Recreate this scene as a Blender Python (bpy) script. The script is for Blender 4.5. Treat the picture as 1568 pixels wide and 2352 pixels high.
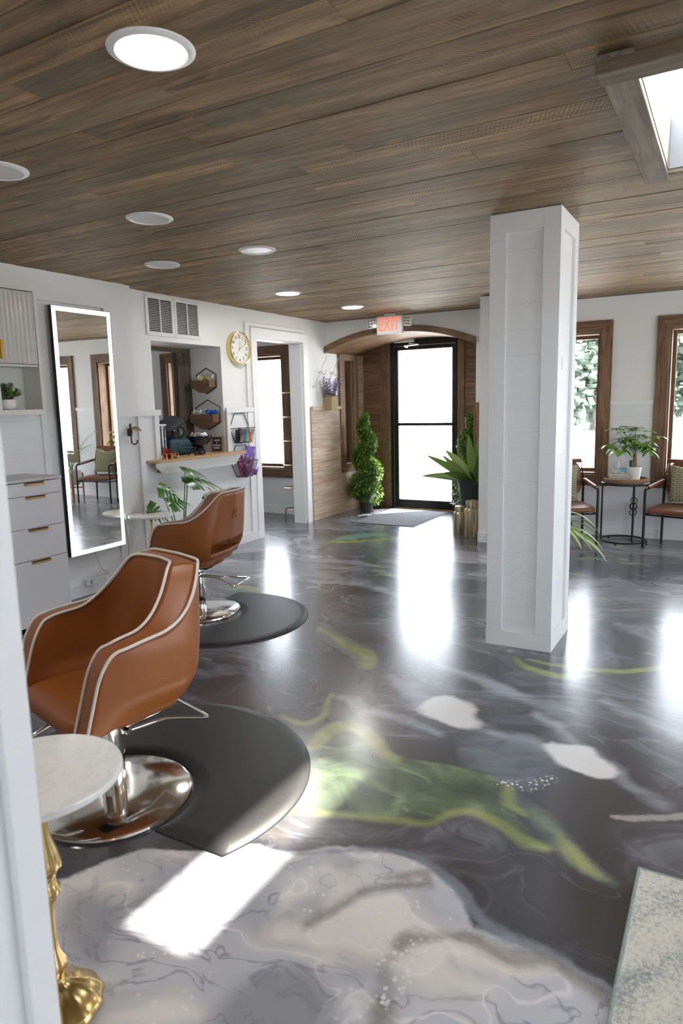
import bpy, math, random
from mathutils import Vector, Matrix
import numpy as np
R_=random.Random(7)
S=bpy.context.scene
for o in list(bpy.data.objects): bpy.data.objects.remove(o)
PI=math.pi
# ------------------------------------------------------------ camera, light, exposure
H=2.44
EYE=1.45
YAW,PITCH,ROLL=-0.51757935,-0.15857422,-0.02393939
cam=bpy.data.cameras.new('camera'); camo=bpy.data.objects.new('camera',cam)
S.collection.objects.link(camo); S.camera=camo
_f=Vector((math.cos(PITCH)*math.sin(YAW),math.cos(PITCH)*math.cos(YAW),math.sin(PITCH)))
_r=Vector((math.cos(YAW),-math.sin(YAW),0)); _u=_r.cross(_f)
_r2=math.cos(ROLL)*_r+math.sin(ROLL)*_u; _u2=-math.sin(ROLL)*_r+math.cos(ROLL)*_u
camo.matrix_world=Matrix(((_r2.x,_u2.x,-_f.x,0),(_r2.y,_u2.y,-_f.y,0),(_r2.z,_u2.z,-_f.z,EYE),(0,0,0,1)))
cam.lens=24; cam.sensor_width=36; cam.sensor_fit='AUTO'; cam.clip_start=.02; cam.clip_end=300
cam.dof.use_dof=True; cam.dof.focus_distance=3.6; cam.dof.aperture_fstop=3.5
S.view_settings.view_transform='Standard'; S.view_settings.look='None'
S.view_settings.gamma=1; S.view_settings.use_curve_mapping=False
S.view_settings.exposure=0.84
SKY=6.5; SUN=15.0
w=bpy.data.worlds.new('sky'); S.world=w; w.use_nodes=True
bg=w.node_tree.nodes['Background']; bg.inputs[0].default_value=(.84,.91,1,1); bg.inputs[1].default_value=SKY
sl=bpy.data.lights.new('sun','SUN'); sl.energy=SUN; sl.angle=math.radians(1.2); sl.color=(1,.93,.82)
so=bpy.data.objects.new('sun',sl); S.collection.objects.link(so); so.location=(3,4,8)
so.rotation_euler=Vector((-.459,-.484,-1)).to_track_quat('-Z','Y').to_euler()
def lamp(name,loc,size,power,col=(1,1,1),rot=(0,0,0),sy=None):
    l=bpy.data.lights.new(name,'AREA'); l.energy=power; l.size=size; l.color=col
    if sy: l.shape='RECTANGLE'; l.size_y=sy
    o=bpy.data.objects.new(name,l); S.collection.objects.link(o); o.location=loc; o.rotation_euler=rot; return o

# ------------------------------------------------------------ mesh builder
class MB:
    def __init__(s): s.v=[];s.f=[];s.r=[];s.sm=[]
    def add(s,V,F,rnd=None,smooth=False):
        b=len(s.v); s.v+= [tuple(p) for p in V]
        for q in F:
            s.f.append([i+b for i in q]); s.r.append(R_.random() if rnd is None else rnd); s.sm.append(smooth)
        return s
    def box(s,x0,x1,y0,y1,z0,z1,rnd=None):
        rnd=R_.random() if rnd is None else rnd
        if x0>x1:x0,x1=x1,x0
        if y0>y1:y0,y1=y1,y0
        if z0>z1:z0,z1=z1,z0
        V=[(x0,y0,z0),(x1,y0,z0),(x1,y1,z0),(x0,y1,z0),(x0,y0,z1),(x1,y0,z1),(x1,y1,z1),(x0,y1,z1)]
        return s.add(V,[(0,3,2,1),(4,5,6,7),(0,1,5,4),(1,2,6,5),(2,3,7,6),(3,0,4,7)],rnd)
    def prism(s,P,d,rnd=None):   # planar polygon (3d points) extruded by vector d
        n=len(P); rnd=R_.random() if rnd is None else rnd
        V=[Vector(p) for p in P]+[Vector(p)+Vector(d) for p in P]
        a=Vector((0,0,0))
        for i in range(n): a+=V[i].cross(V[(i+1)%n])
        F=[list(range(n)),list(range(n,2*n))[::-1]]+[(i,i+n,(i+1)%n+n,(i+1)%n) for i in range(n)]
        if a.dot(Vector(d))>0: F=[q[::-1] for q in F]
        return s.add(V,F,rnd)
    def lathe(s,prof,n=32,c=(0,0,0),flute=None,cap=True,smooth=True,rnd=None):
        V=[];F=[];rnd=R_.random() if rnd is None else rnd
        for (r,z) in prof:
            for k in range(n):
                a=2*PI*k/n; rr=r
                if flute: rr=r*(1+flute[1]*math.cos(flute[0]*a))
                V.append((c[0]+rr*math.cos(a),c[1]+rr*math.sin(a),c[2]+z))
        m=len(prof)
        for i in range(m-1):
            for k in range(n):
                k2=(k+1)%n; F.append((i*n+k,i*n+k2,(i+1)*n+k2,(i+1)*n+k))
        s.add(V,F,rnd,smooth)
        if cap:
            b=len(s.v)-len(V)
            if prof[0][0]>1e-5: s.f.append([b+k for k in range(n)][::-1]); s.r.append(rnd); s.sm.append(False)
            if prof[-1][0]>1e-5: s.f.append([b+(m-1)*n+k for k in range(n)]); s.r.append(rnd); s.sm.append(False)
        return s
    def tube(s,pts,r,n=8,closed=False,rnd=None,sq=None):
        P=[Vector(p) for p in pts]; m=len(P); rr=r if isinstance(r,(list,tuple)) else [r]*m
        rnd=R_.random() if rnd is None else rnd
        T=[]
        for i in range(m):
            a=P[i-1] if (i>0 or closed) else P[i]; b=P[(i+1)%m] if (i<m-1 or closed) else P[i]
            t=(b-a); T.append(t.normalized() if t.length>1e-9 else Vector((0,0,1)))
        up=Vector((0,0,1)) if abs(T[0].z)<.9 else Vector((1,0,0))
        N=(up-T[0]*up.dot(T[0])).normalized(); V=[];F=[]
        for i in range(m):
            N=(N-T[i]*N.dot(T[i])); N=N.normalized() if N.length>1e-6 else Vector((1,0,0))
            B=T[i].cross(N)
            for k in range(n):
                a=2*PI*k/n; V.append(P[i]+(N*math.cos(a)+B*math.sin(a))*rr[i])
        for i in range(m if closed else m-1):
            j=(i+1)%m
            for k in range(n):
                k2=(k+1)%n; F.append((i*n+k,i*n+k2,j*n+k2,j*n+k))
        s.add(V,F,rnd,True)
        if not closed:
            b=len(s.v)-len(V)
            s.f.append([b+k for k in range(n)][::-1]); s.r.append(rnd); s.sm.append(False)
            s.f.append([b+(m-1)*n+k for k in range(n)]); s.r.append(rnd); s.sm.append(False)
        return s
    def cyl(s,a,b,r,n=16,r2=None): return s.tube([a,b],[r,r2 if r2 is not None else r],n)
    def ring(s,c,R,r,ax='z',n=40,m=8):
        P=[]
        for k in range(n):
            a=2*PI*k/n; x,y=R*math.cos(a),R*math.sin(a)
            P.append({'z':(c[0]+x,c[1]+y,c[2]),'y':(c[0]+x,c[1],c[2]+y),'x':(c[0],c[1]+x,c[2]+y)}[ax])
        return s.tube(P,r,m,True)
    def xf(s,M,start=0):
        M=Matrix(M); s.v[start:]=[tuple(M@Vector(p)) for p in s.v[start:]]; return s
    def build(s,name,mat,parent=None,bevel=0,seg=2,sub=0,smooth=None):
        me=bpy.data.meshes.new(name); me.from_pydata(s.v,[],s.f)
        a=me.attributes.new('rnd','FLOAT','FACE'); a.data.foreach_set('value',np.array(s.r,dtype=np.float32))
        sm=s.sm if smooth is None else [smooth]*len(s.f)
        me.polygons.foreach_set('use_smooth',np.array(sm,dtype=bool))
        me.materials.append(mat); me.update()
        if any(sm) and len(s.f)<20000:
            try: me.set_sharp_from_angle(angle=math.radians(42))
            except Exception: pass
        o=bpy.data.objects.new(name,me); S.collection.objects.link(o)
        if parent: o.parent=parent
        if bevel:
            b=o.modifiers.new('bevel','BEVEL'); b.width=bevel; b.segments=seg; b.limit_method='ANGLE'
        if sub:
            b=o.modifiers.new('sub','SUBSURF'); b.levels=sub; b.render_levels=sub
        return o
def bz(pts,n=8):   # catmull-rom through points
    P=[Vector(p) for p in pts]; out=[]
    for i in range(len(P)-1):
        a=P[i-1] if i else P[0]*2-P[1]; b=P[i]; c=P[i+1]; d=P[i+2] if i+2<len(P) else c*2-b
        for k in range(n):
            t=k/n; out.append(.5*((2*b)+(c-a)*t+(2*a-5*b+4*c-d)*t*t+(3*b-a-3*c+d)*t**3))
    out.append(P[-1]); return out
def thing(name,label,cat,loc=(0,0,0),rz=0,group=None):
    o=bpy.data.objects.new(name,None); S.collection.objects.link(o)
    o.location=loc; o.rotation_euler=(0,0,rz); o['label']=label; o['category']=cat
    if group: o['group']=group
    o.empty_display_size=.1
    return o
def tag(o,label,cat,group=None):
    o['label']=label; o['category']=cat
    if group: o['group']=group
    return o
def struct(name,m,mat,label=None,parent=None,bevel=0):
    o=m.build(name,mat,parent,bevel)
    if parent is None: o['kind']='structure'
    if label: o['label']=label
    return o
def copy_tree(o,parent=None):
    c=o.copy(); S.collection.objects.link(c)
    if parent: c.parent=parent
    for ch in [q for q in bpy.data.objects if q.parent==o]: copy_tree(ch,c)
    return c
def text_mb(t,size,depth,bold=0.0,space=1.0,lines=1.0):
    cu=bpy.data.curves.new('t','FONT'); cu.body=t; cu.size=size; cu.extrude=depth; cu.offset=bold
    cu.align_x='CENTER'; cu.align_y='CENTER'; cu.resolution_u=3; cu.space_character=space; cu.space_line=lines
    ob=bpy.data.objects.new('t',cu); S.collection.objects.link(ob)
    dg=bpy.context.evaluated_depsgraph_get(); dg.update()
    me=bpy.data.meshes.new_from_object(ob.evaluated_get(dg))
    m=MB(); m.add([tuple(v.co) for v in me.vertices],[list(p.vertices) for p in me.polygons],.5)
    bpy.data.objects.remove(ob); bpy.data.meshes.remove(me); bpy.data.curves.remove(cu); return m
RX=Matrix.Rotation(PI/2,4,'X')     # xy text plane -> xz plane facing -Y
def T(x,y,z): return Matrix.Translation((x,y,z))
def RZ(a): return Matrix.Rotation(a,4,'Z')

# ------------------------------------------------------------ materials
class NT:
    def __init__(s,name):
        s.m=bpy.data.materials.new(name); s.m.use_nodes=True; s.t=s.m.node_tree; s.n=s.t.nodes; s.l=s.t.links
        s.b=s.n['Principled BSDF']
    def _s(s,i,v):
        if v is None: return
        if hasattr(v,'is_output') or isinstance(v,bpy.types.NodeSocket): s.l.new(v,i)
        else:
            try: i.default_value=v
            except Exception: i.default_value=(v,v,v) if not hasattr(v,'__len__') else tuple(v)+(1,)
    def M(s,op,a,b=None,c=None,clamp=False):
        q=s.n.new('ShaderNodeMath'); q.operation=op; q.use_clamp=clamp
        s._s(q.inputs[0],a); s._s(q.inputs[1],b); s._s(q.inputs[2],c); return q.outputs[0]
    def V(s,op,a,b=None,sc=None):
        q=s.n.new('ShaderNodeVectorMath'); q.operation=op
        s._s(q.inputs[0],a); s._s(q.inputs[1],b)
        if sc is not None: s._s(q.inputs['Scale'],sc)
        return q.outputs['Value'] if op in('LENGTH','DOT_PRODUCT','DISTANCE') else q.outputs['Vector']
    def P(s): return s.n.new('ShaderNodeTexCoord').outputs['Object']
    def attr(s,nm='rnd'):
        q=s.n.new('ShaderNodeAttribute'); q.attribute_name=nm; return q.outputs['Fac']
    def noise(s,v,scale,detail=3,rough=.5,dist=0,col=False):
        q=s.n.new('ShaderNodeTexNoise'); s._s(q.inputs['Vector'],v); q.inputs['Scale'].default_value=scale
        q.inputs['Detail'].default_value=detail; q.inputs['Roughness'].default_value=rough; q.inputs['Distortion'].default_value=dist
        return q.outputs['Color'] if col else q.outputs['Fac']
    def voro(s,v,scale,feat='F1',out='Distance'):
        q=s.n.new('ShaderNodeTexVoronoi'); q.feature=feat; s._s(q.inputs['Vector'],v); q.inputs['Scale'].default_value=scale; return q.outputs[out]
    def sep(s,v):
        q=s.n.new('ShaderNodeSeparateXYZ'); s._s(q.inputs[0],v); return q.outputs
    def comb(s,x,y,z):
        q=s.n.new('ShaderNodeCombineXYZ'); s._s(q.inputs[0],x); s._s(q.inputs[1],y); s._s(q.inputs[2],z); return q.outputs[0]
    def mp(s,v,a,b,c=0,d=1,smooth=False):
        q=s.n.new('ShaderNodeMapRange'); s._s(q.inputs[0],v)
        for i,x in enumerate((a,b,c,d)): s._s(q.inputs[i+1],x)
        if smooth: q.interpolation_type='SMOOTHSTEP'
        return q.outputs[0]
    def ramp(s,v,st,interp='LINEAR'):
        q=s.n.new('ShaderNodeValToRGB'); s._s(q.inputs[0],v); e=q.color_ramp.elements; q.color_ramp.interpolation=interp
        while len(e)<len(st): e.new(.5)
        for k,(p,c) in enumerate(st): e[k].position=p; e[k].color=(c[0],c[1],c[2],1)
        return q.outputs[0]
    def mix(s,f,a,b,mode='MIX'):
        q=s.n.new('ShaderNodeMix'); q.data_type='RGBA'; q.blend_type=mode
        s._s(q.inputs[0],f)
        for i,v in ((6,a),(7,b)):
            if isinstance(v,(tuple,list)): q.inputs[i].default_value=tuple(v)[:3]+(1,)
            else: s._s(q.inputs[i],v)
        return q.outputs[2]
    def bump(s,h,st=.2,dist=.01):
        q=s.n.new('ShaderNodeBump'); s._s(q.inputs['Height'],h); q.inputs['Strength'].default_value=st; q.inputs['Distance'].default_value=dist
        s.l.new(q.outputs[0],s.b.inputs['Normal']); return q
    def out(s,col=None,rough=None,metal=None,**k):
        if col is not None:
            if isinstance(col,(tuple,list)): s.b.inputs['Base Color'].default_value=tuple(col)[:3]+(1,)
            else: s.l.new(col,s.b.inputs['Base Color'])
        if rough is not None: s._s(s.b.inputs['Roughness'],rough)
        if metal is not None: s._s(s.b.inputs['Metallic'],metal)
        for a,b in k.items():
            i=s.b.inputs[a.replace('_',' ')]
            if isinstance(b,(tuple,list)): i.default_value=tuple(b)[:3]+(1,)
            else: s._s(i,b)
        return s.m
def simple(name,col,rough=.5,metal=0,var=.06,sc=8,bump=0,bsc=60,**k):
    n=NT(name); p=n.P(); f=n.noise(p,sc,3)
    c=n.mix(f,tuple(max(0,x*(1-var)) for x in col),tuple(min(1,x*(1+var)) for x in col))
    if bump: n.bump(n.noise(p,bsc,3),bump,.003)
    return n.out(c,rough,metal,**k)
def wood(name,axis,cd,cm,cl,rough=.6,rv=.55,knots=True,saw=.0,bump=.25,gsc=1.0,grey=None):
    n=NT(name); x,y,z=n.sep(n.P()); r=n.attr()
    ax={'x':(x,y,z),'y':(y,x,z),'z':(z,x,y)}[axis]
    off=n.M('MULTIPLY',r,47.3)
    u=n.M('ADD',ax[0],off); v=n.M('ADD',ax[1],n.M('MULTIPLY',off,1.7)); w_=n.M('ADD',ax[2],off)
    P0=n.comb(u,v,w_)
    lo=n.noise(n.comb(n.M('MULTIPLY',u,.9),n.M('MULTIPLY',v,3),n.M('MULTIPLY',w_,3)),1.6,3,.55)
    warp=n.M('MULTIPLY',n.M('SUBTRACT',lo,.5),1.1)
    g=n.noise(n.comb(n.M('MULTIPLY',u,1.1*gsc),n.M('ADD',n.M('MULTIPLY',v,16*gsc),warp),n.M('ADD',n.M('MULTIPLY',w_,16*gsc),warp)),2.2,6,.62,.5)
    fine=n.noise(n.comb(n.M('MULTIPLY',u,3),n.M('MULTIPLY',v,90),n.M('MULTIPLY',w_,90)),2,3,.6)
    t=n.M('ADD',n.M('MULTIPLY',g,.62),n.M('ADD',n.M('MULTIPLY',fine,.16),n.M('MULTIPLY',lo,.22)))
    c=n.ramp(t,[(.33,cd),(.49,cm),(.66,cl)])
    if grey: c=n.mix(n.mp(n.noise(P0,.8,2),.42,.62,0,.75),c,n.ramp(t,[(.33,[q*.55 for q in grey]),(.64,grey)]))
    c=n.mix(1.0,c,n.comb(*[n.mp(r,0,1,1-rv/2,1+rv/2)]*3),'MULTIPLY')
    pt=n.noise(n.comb(n.M('MULTIPLY',u,1.6),n.M('MULTIPLY',v,3.5),n.M('MULTIPLY',w_,3.5)),1.9,3,.6,.4); c=n.mix(n.mp(pt,.38,.62,.0,.42),c,n.mix(.5,c,cd)); c=n.mix(n.mp(pt,.60,.72,.0,.55,True),c,n.mix(.45,c,cl))
    if knots:
        kp=n.comb(n.M('MULTIPLY',u,1.0),n.M('MULTIPLY',v,2.4),n.M('MULTIPLY',w_,2.4))
        d=n.voro(kp,1.5); k=n.mp(d,.02,.10,.75,0,True)
        c=n.mix(k,c,tuple(q*.35 for q in cd))
        k2=n.mp(d,.09,.2,.5,0,True)
        c=n.mix(k2,c,(cm[0]*1.15,cm[1]*.85,cm[2]*.7))
    h=n.M('ADD',n.M('MULTIPLY',fine,.5),g)
    if saw:
        cx=n.M('ADD',n.M('MULTIPLY',n.M('MULTIPLY',v,v),3.0),u)
        st=n.M('SINE',n.M('MULTIPLY',n.M('ADD',u,n.M('MULTIPLY',n.M('ADD',ax[1],n.M('MULTIPLY',r,.4)),n.mp(r,0,1,-1.2,1.2))),380))
        sm=n.mp(n.noise(P0,1.7,2),.5,.6,0,1)
        st=n.M('MULTIPLY',st,sm)
        c=n.mix(n.M('MULTIPLY',n.mp(st,.2,.9),saw),c,tuple(q*.7 for q in cd))
        h=n.M('ADD',h,n.M('MULTIPLY',st,.3))
    n.bump(h,bump,.004)
    return n.out(c,rough)
def board_white(name,axis='z',col=(.80,.81,.83),pitch=.14,saw=True,grooves=True):
    n=NT(name); x,y,z=n.sep(n.P()); q={'x':x,'y':y,'z':z}[axis]
    row=n.M('FLOOR',n.M('DIVIDE',q,pitch)); fr=n.M('FRACT',n.M('DIVIDE',q,pitch))
    rr=n.n.new('ShaderNodeTexWhiteNoise'); rr.noise_dimensions='1D'; n.l.new(row,rr.inputs['W']); rv=rr.outputs['Value']
    hz=n.M('ADD',x,y)
    sl_=n.mp(rv,0,1,-1.4,1.4)
    s=n.M('SINE',n.M('MULTIPLY',n.M('ADD',hz,n.M('ADD',n.M('MULTIPLY',z,sl_),n.M('MULTIPLY',n.noise(n.P(),3,2),.06))),300))
    msk=n.mp(n.noise(n.V('ADD',n.P(),n.comb(row,row,0)),2.2,2),.42,.6)
    h=n.M('MULTIPLY',n.M('MULTIPLY',s,msk),.14 if saw else 0)
    h=n.M('ADD',h,n.M('MULTIPLY',n.noise(n.comb(n.M('MULTIPLY',hz,4),0,n.M('MULTIPLY',z,30)),5,4),.5))
    if grooves:
        g=n.mp(n.M('ABSOLUTE',n.M('SUBTRACT',fr,.02)),0,.02,0,1,True)
        h=n.M('ADD',h,n.M('MULTIPLY',g,1.6))
    n.bump(h,.35,.004)
    c=n.mix(n.noise(n.P(),2.5,3),tuple(a*.96 for a in col),col)
    return n.out(c,.48)
WP=simple('wall_paint',(.80,.80,.80),.55,var=.015,sc=3,bump=.08,bsc=120)
TRIM=simple('white_trim_paint',(.83,.83,.84),.4,var=.015,sc=5,bump=.05,bsc=80)
BOARD=board_white('white_rough_boards'); BATT=board_white('white_batten',grooves=False)
CEILW=wood('ceiling_planks','x',(.05,.029,.013),(.24,.145,.066),(.52,.34,.165),.62,.55,True,.2,.4,gsc=.7,grey=(.31,.23,.125))
WOODX=wood('barn_wood_x','x',(.06,.030,.014),(.19,.105,.055),(.32,.19,.105),.6,.35,saw=.2)
WOODZ=wood('barn_wood_z','z',(.06,.030,.014),(.19,.105,.055),(.32,.19,.105),.6,.35,saw=.2)
LITW=wood('door_lit_cladding_y','y',(.30,.19,.12),(.56,.42,.30),(.72,.59,.46),.6,.3)  # bay wood lightened in colour to stand in for light from the door
WOODY=wood('barn_wood_y','y',(.09,.05,.027),(.22,.135,.08),(.34,.22,.14),.6,.35,saw=.2)
GREYW=wood('weathered_wood_z','z',(.035,.022,.015),(.10,.072,.052),(.17,.13,.1),.65,.3)
SKYW=wood('skylight_wood','y',(.07,.055,.04),(.20,.16,.12),(.33,.28,.22),.7,.3,saw=.3)
SKYWX=wood('skylight_wood_x','x',(.06,.045,.03),(.16,.12,.08),(.26,.21,.15),.7,.3)
BLACKM=simple('black_metal',(.012,.012,.014),.38,.4)
DARKF=simple('dark_bronze_frame',(.016,.015,.016),.35,.5)
CHROME=simple('chrome',(.82,.81,.79),.05,1,var=.02)
BRASS=simple('brass',(.62,.45,.20),.22,1,var=.08)
BRASSL=simple('satin_brass_pull',(.55,.37,.16),.35,1)
GOLD=simple('champagne_gold',(.62,.50,.28),.25,1)
BLACKR=simple('matte_black',(.02,.02,.022),.6)
WHITEG=simple('white_gloss',(.82,.82,.80),.2)
PLAST=simple('white_plastic',(.80,.80,.80),.35)
def glassm(name,col=(1,1,1),rough=0.0,ior=1.45):
    n=NT(name); return n.out(col,rough,0,Transmission_Weight=1.0,IOR=ior)
def pane(name):
    n=NT(name); t=n.n.new('ShaderNodeBsdfTransparent'); g=n.n.new('ShaderNodeBsdfGlossy'); g.inputs['Roughness'].default_value=.01
    lw=n.n.new('ShaderNodeLayerWeight'); lw.inputs[0].default_value=.5; mx=n.n.new('ShaderNodeMixShader')
    n.l.new(n.mp(n.M('POWER',lw.outputs['Facing'],5),0,1,.03,.6),mx.inputs[0]); n.l.new(t.outputs[0],mx.inputs[1]); n.l.new(g.outputs[0],mx.inputs[2])
    n.l.new(mx.outputs[0],n.n['Material Output'].inputs[0]); return n.m
PANE=pane('window_glass')
MIRR=simple('mirror_silver',(.93,.94,.93),.0,1,var=0)
def emis(name,col,st):
    n=NT(name); return n.out(col,.5,Emission_Color=col,Emission_Strength=st)

# ------------------------------------------------------------ floor
from mathutils import noise as MN
POUR={
'pale':('P',[[(-4.4,.2),(-2.6,.9),(-1.9,1.14),(-1.771,1.19),(-1.61,1.451),(-1.406,1.539),(-1.283,1.659),(-1.185,1.682),(-1.079,1.778),(-.929,1.828),(-.791,1.822),(-.661,1.769),(-.586,1.72),(-.552,1.665),(-.53,1.649),(-.435,1.66),(-.303,1.638),(-.181,1.611),(.1,1.5),(.6,1.1),(.6,-1.5),(-4.4,-1.5)]]),
'green':('P',[[(-1.271,1.881),(-1.403,2.119),(-1.518,2.341),(-1.528,2.462),(-1.485,2.565),(-1.378,2.557),(-1.264,2.469),(-1.179,2.395),(-1.086,2.387),(-.894,2.427),(-.757,2.449),(-.689,2.396),(-.622,2.268),(-.557,2.184),(-.48,2.115),(-.424,2.074),(-.458,2.051),(-.538,2.086),(-.63,2.146),(-.692,2.169),(-.757,2.147),(-.811,2.072),(-.873,2.023),(-1.017,1.971),(-1.165,1.918)]]),
'strand':('P',[[(-.684,2.381),(-.643,2.353),(-.533,2.299),(-.438,2.218),(-.349,2.121),(-.243,2.036),(-.195,1.997),(-.236,1.986),(-.332,2.03),(-.411,2.088),(-.485,2.166),(-.577,2.231),(-.637,2.276)],[(-2.3,3.72),(-1.95,3.55),(-1.72,3.42),(-1.6,3.2),(-1.7,3.15),(-1.9,3.38),(-2.2,3.5)],[(-3.75,6.0),(-3.6,6.5),(-3.1,6.75),(-2.9,6.4),(-3.3,6.1)],[(-1.3,6.25),(-.9,6.5),(-.5,6.4),(-.8,6.2)],[(-3.7,4.15),(-3.3,4.35),(-2.9,4.15),(-3.3,4.1)]]),
'white':('P',[[(-1.196,2.943),(-1.109,3.009),(-.98,2.986),(-.902,2.858),(-.938,2.741),(-1.062,2.715),(-1.176,2.795)],[(-.59,2.718),(-.479,2.824),(-.377,2.787),(-.341,2.68),(-.412,2.597),(-.539,2.608)]]),
'slate':('P',[[(-.95,2.70),(-.716,2.76),(-.55,2.68),(-.60,2.43),(-.747,2.40),(-.87,2.50)]]),
'ash':('P',[[(-1.02,1.15),(-.93,1.31),(-.80,1.31),(-.68,1.159),(-.75,.9),(-1.0,.9)],[(-1.674,1.177),(-1.614,1.273),(-1.44,1.2),(-1.35,1.06),(-1.469,1.0)]]),
'lime':('C',[([(-1.487,2.292),(-1.497,2.441),(-1.44,2.525),(-1.33,2.498),(-1.217,2.40),(-1.117,2.348)],[.02,.035,.035,.03,.022,.006]),
 ([(-1.40,1.84),(-1.268,1.88),(-1.018,1.974),(-.846,2.037),(-.776,2.131),(-.702,2.168),(-.61,2.129),(-.521,2.078),(-.432,2.070)],[.004,.004,.002,.002,.006,.014,.014,.016,.008]),
 ([(-.67,2.389),(-.623,2.283),(-.56,2.225)],[.002,.008,.0]),([(-.41,2.15),(-.33,2.07),(-.251,2.005)],[.0,.014,.0]),([(-2.26,3.65),(-1.96,3.47),(-1.76,3.37),(-1.66,3.2)],[.0,.012,.03,.02]),
 ([(-1.767,2.46),(-1.627,2.45),(-1.60,2.587),(-1.661,2.80)],[.0,.01,.01,.0]),
 ([(-.99,3.70),(-.88,3.57),(-.70,3.53),(-.56,3.60)],[.0,.02,.022,.0]),([(-.91,3.7),(-.7,3.67),(-.44,3.71),(-.25,3.9)],[.006,.015,.02,.01]),
 ([(-3.75,5.95),(-3.5,6.15),(-3.1,6.45)],[.0,.06,.0]),([(-3.57,4.2),(-3.37,4.25),(-3.03,4.17)],[.0,.03,.0]),([(-1.5,5.6),(-1.3,5.75),(-.9,5.7)],[.0,.03,.0]),([(-2.6,5.0),(-2.3,5.1),(-2.0,4.9)],[.0,.02,.0])]),
'teal':('C',[([(-3.6,6.1),(-3.54,6.45),(-3.2,6.8)],[.0,.12,.0])]),
'milk':('C',[([(-1.50,3.10),(-1.292,2.97),(-1.161,2.85)],[.0,.03,.05]),([(-1.42,2.72),(-1.207,2.657),(-1.063,2.615)],[.0,.012,.0]),([(-.901,2.811),(-.733,2.738),(-.572,2.676)],[.012,.008,.02]),([(-.693,3.037),(-.535,2.838),(-.381,2.754),(-.263,2.598),(-.1,2.50)],[.0,.010,.008,.006,.02]),([(-1.5,3.5),(-1.2,3.35),(-.95,3.2),(-.6,3.1)],[.0,.02,.03,.0]),([(-2.9,4.6),(-2.5,4.75),(-2.0,4.5)],[.0,.04,.0]),([(-3.4,5.2),(-3.0,5.4),(-2.6,5.3)],[.0,.05,.0]),([(-.5,3.3),(-.1,3.1),(.2,3.2)],[.0,.03,.03])]),
'steel':('C',[([(-1.35,1.60),(-1.18,1.69),(-.925,1.835),(-.786,1.825),(-.647,1.770),(-.561,1.712),(-.499,1.675),(-.36,1.645),(-.10,1.58)],[.006,.004,.008,.012,.018,.014,.012,.014,.012])]),
'brown':('C',[([(-.618,1.515),(-.582,1.582),(-.498,1.622),(-.402,1.62),(-.297,1.60),(-.12,1.56)],[.0,.010,.018,.018,.014,.012]),([(-.605,1.544),(-.657,1.474),(-.653,1.382),(-.60,1.25)],[.006,.016,.014,.010]),([(-.96,1.42),(-.886,1.54),(-.832,1.66),(-.775,1.715)],[.0,.004,.006,.0]),([(-1.44,1.66),(-1.30,1.75),(-1.22,1.76)],[.02,.03,.0]),([(-.86,1.70),(-.80,1.76),(-.76,1.73)],[.0,.015,.01])]),
'bubbles':('C',[([(-.70,1.40),(-.645,1.488),(-.591,1.52)],[.012,.016,.006]),([(-.655,1.30),(-.633,1.378),(-.62,1.43)],[.012,.014,.01]),([(-.70,2.40),(-.597,2.426),(-.531,2.494)],[.01,.02,.01])]),
'sand':('C',[([(-.27,2.35),(-.19,2.375),(-.03,2.47)],[.010,.014,.016])]),
}
def poly_sdf(px,py,pts):
    D=np.full(px.size,9.0); ins=np.zeros(px.size,bool); n=len(pts)
    for i in range(n):
        a,b=pts[i],pts[(i+1)%n]; bx,by=b[0]-a[0],b[1]-a[1]; h=np.clip(((px-a[0])*bx+(py-a[1])*by)/(bx*bx+by*by+1e-12),0,1)
        D=np.minimum(D,np.hypot(px-a[0]-bx*h,py-a[1]-by*h))
        c=((a[1]>py)!=(b[1]>py))&(px<(b[0]-a[0])*(py-a[1])/(b[1]-a[1]+1e-12)+a[0]); ins^=c
    return np.where(ins,-D,D)
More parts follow.
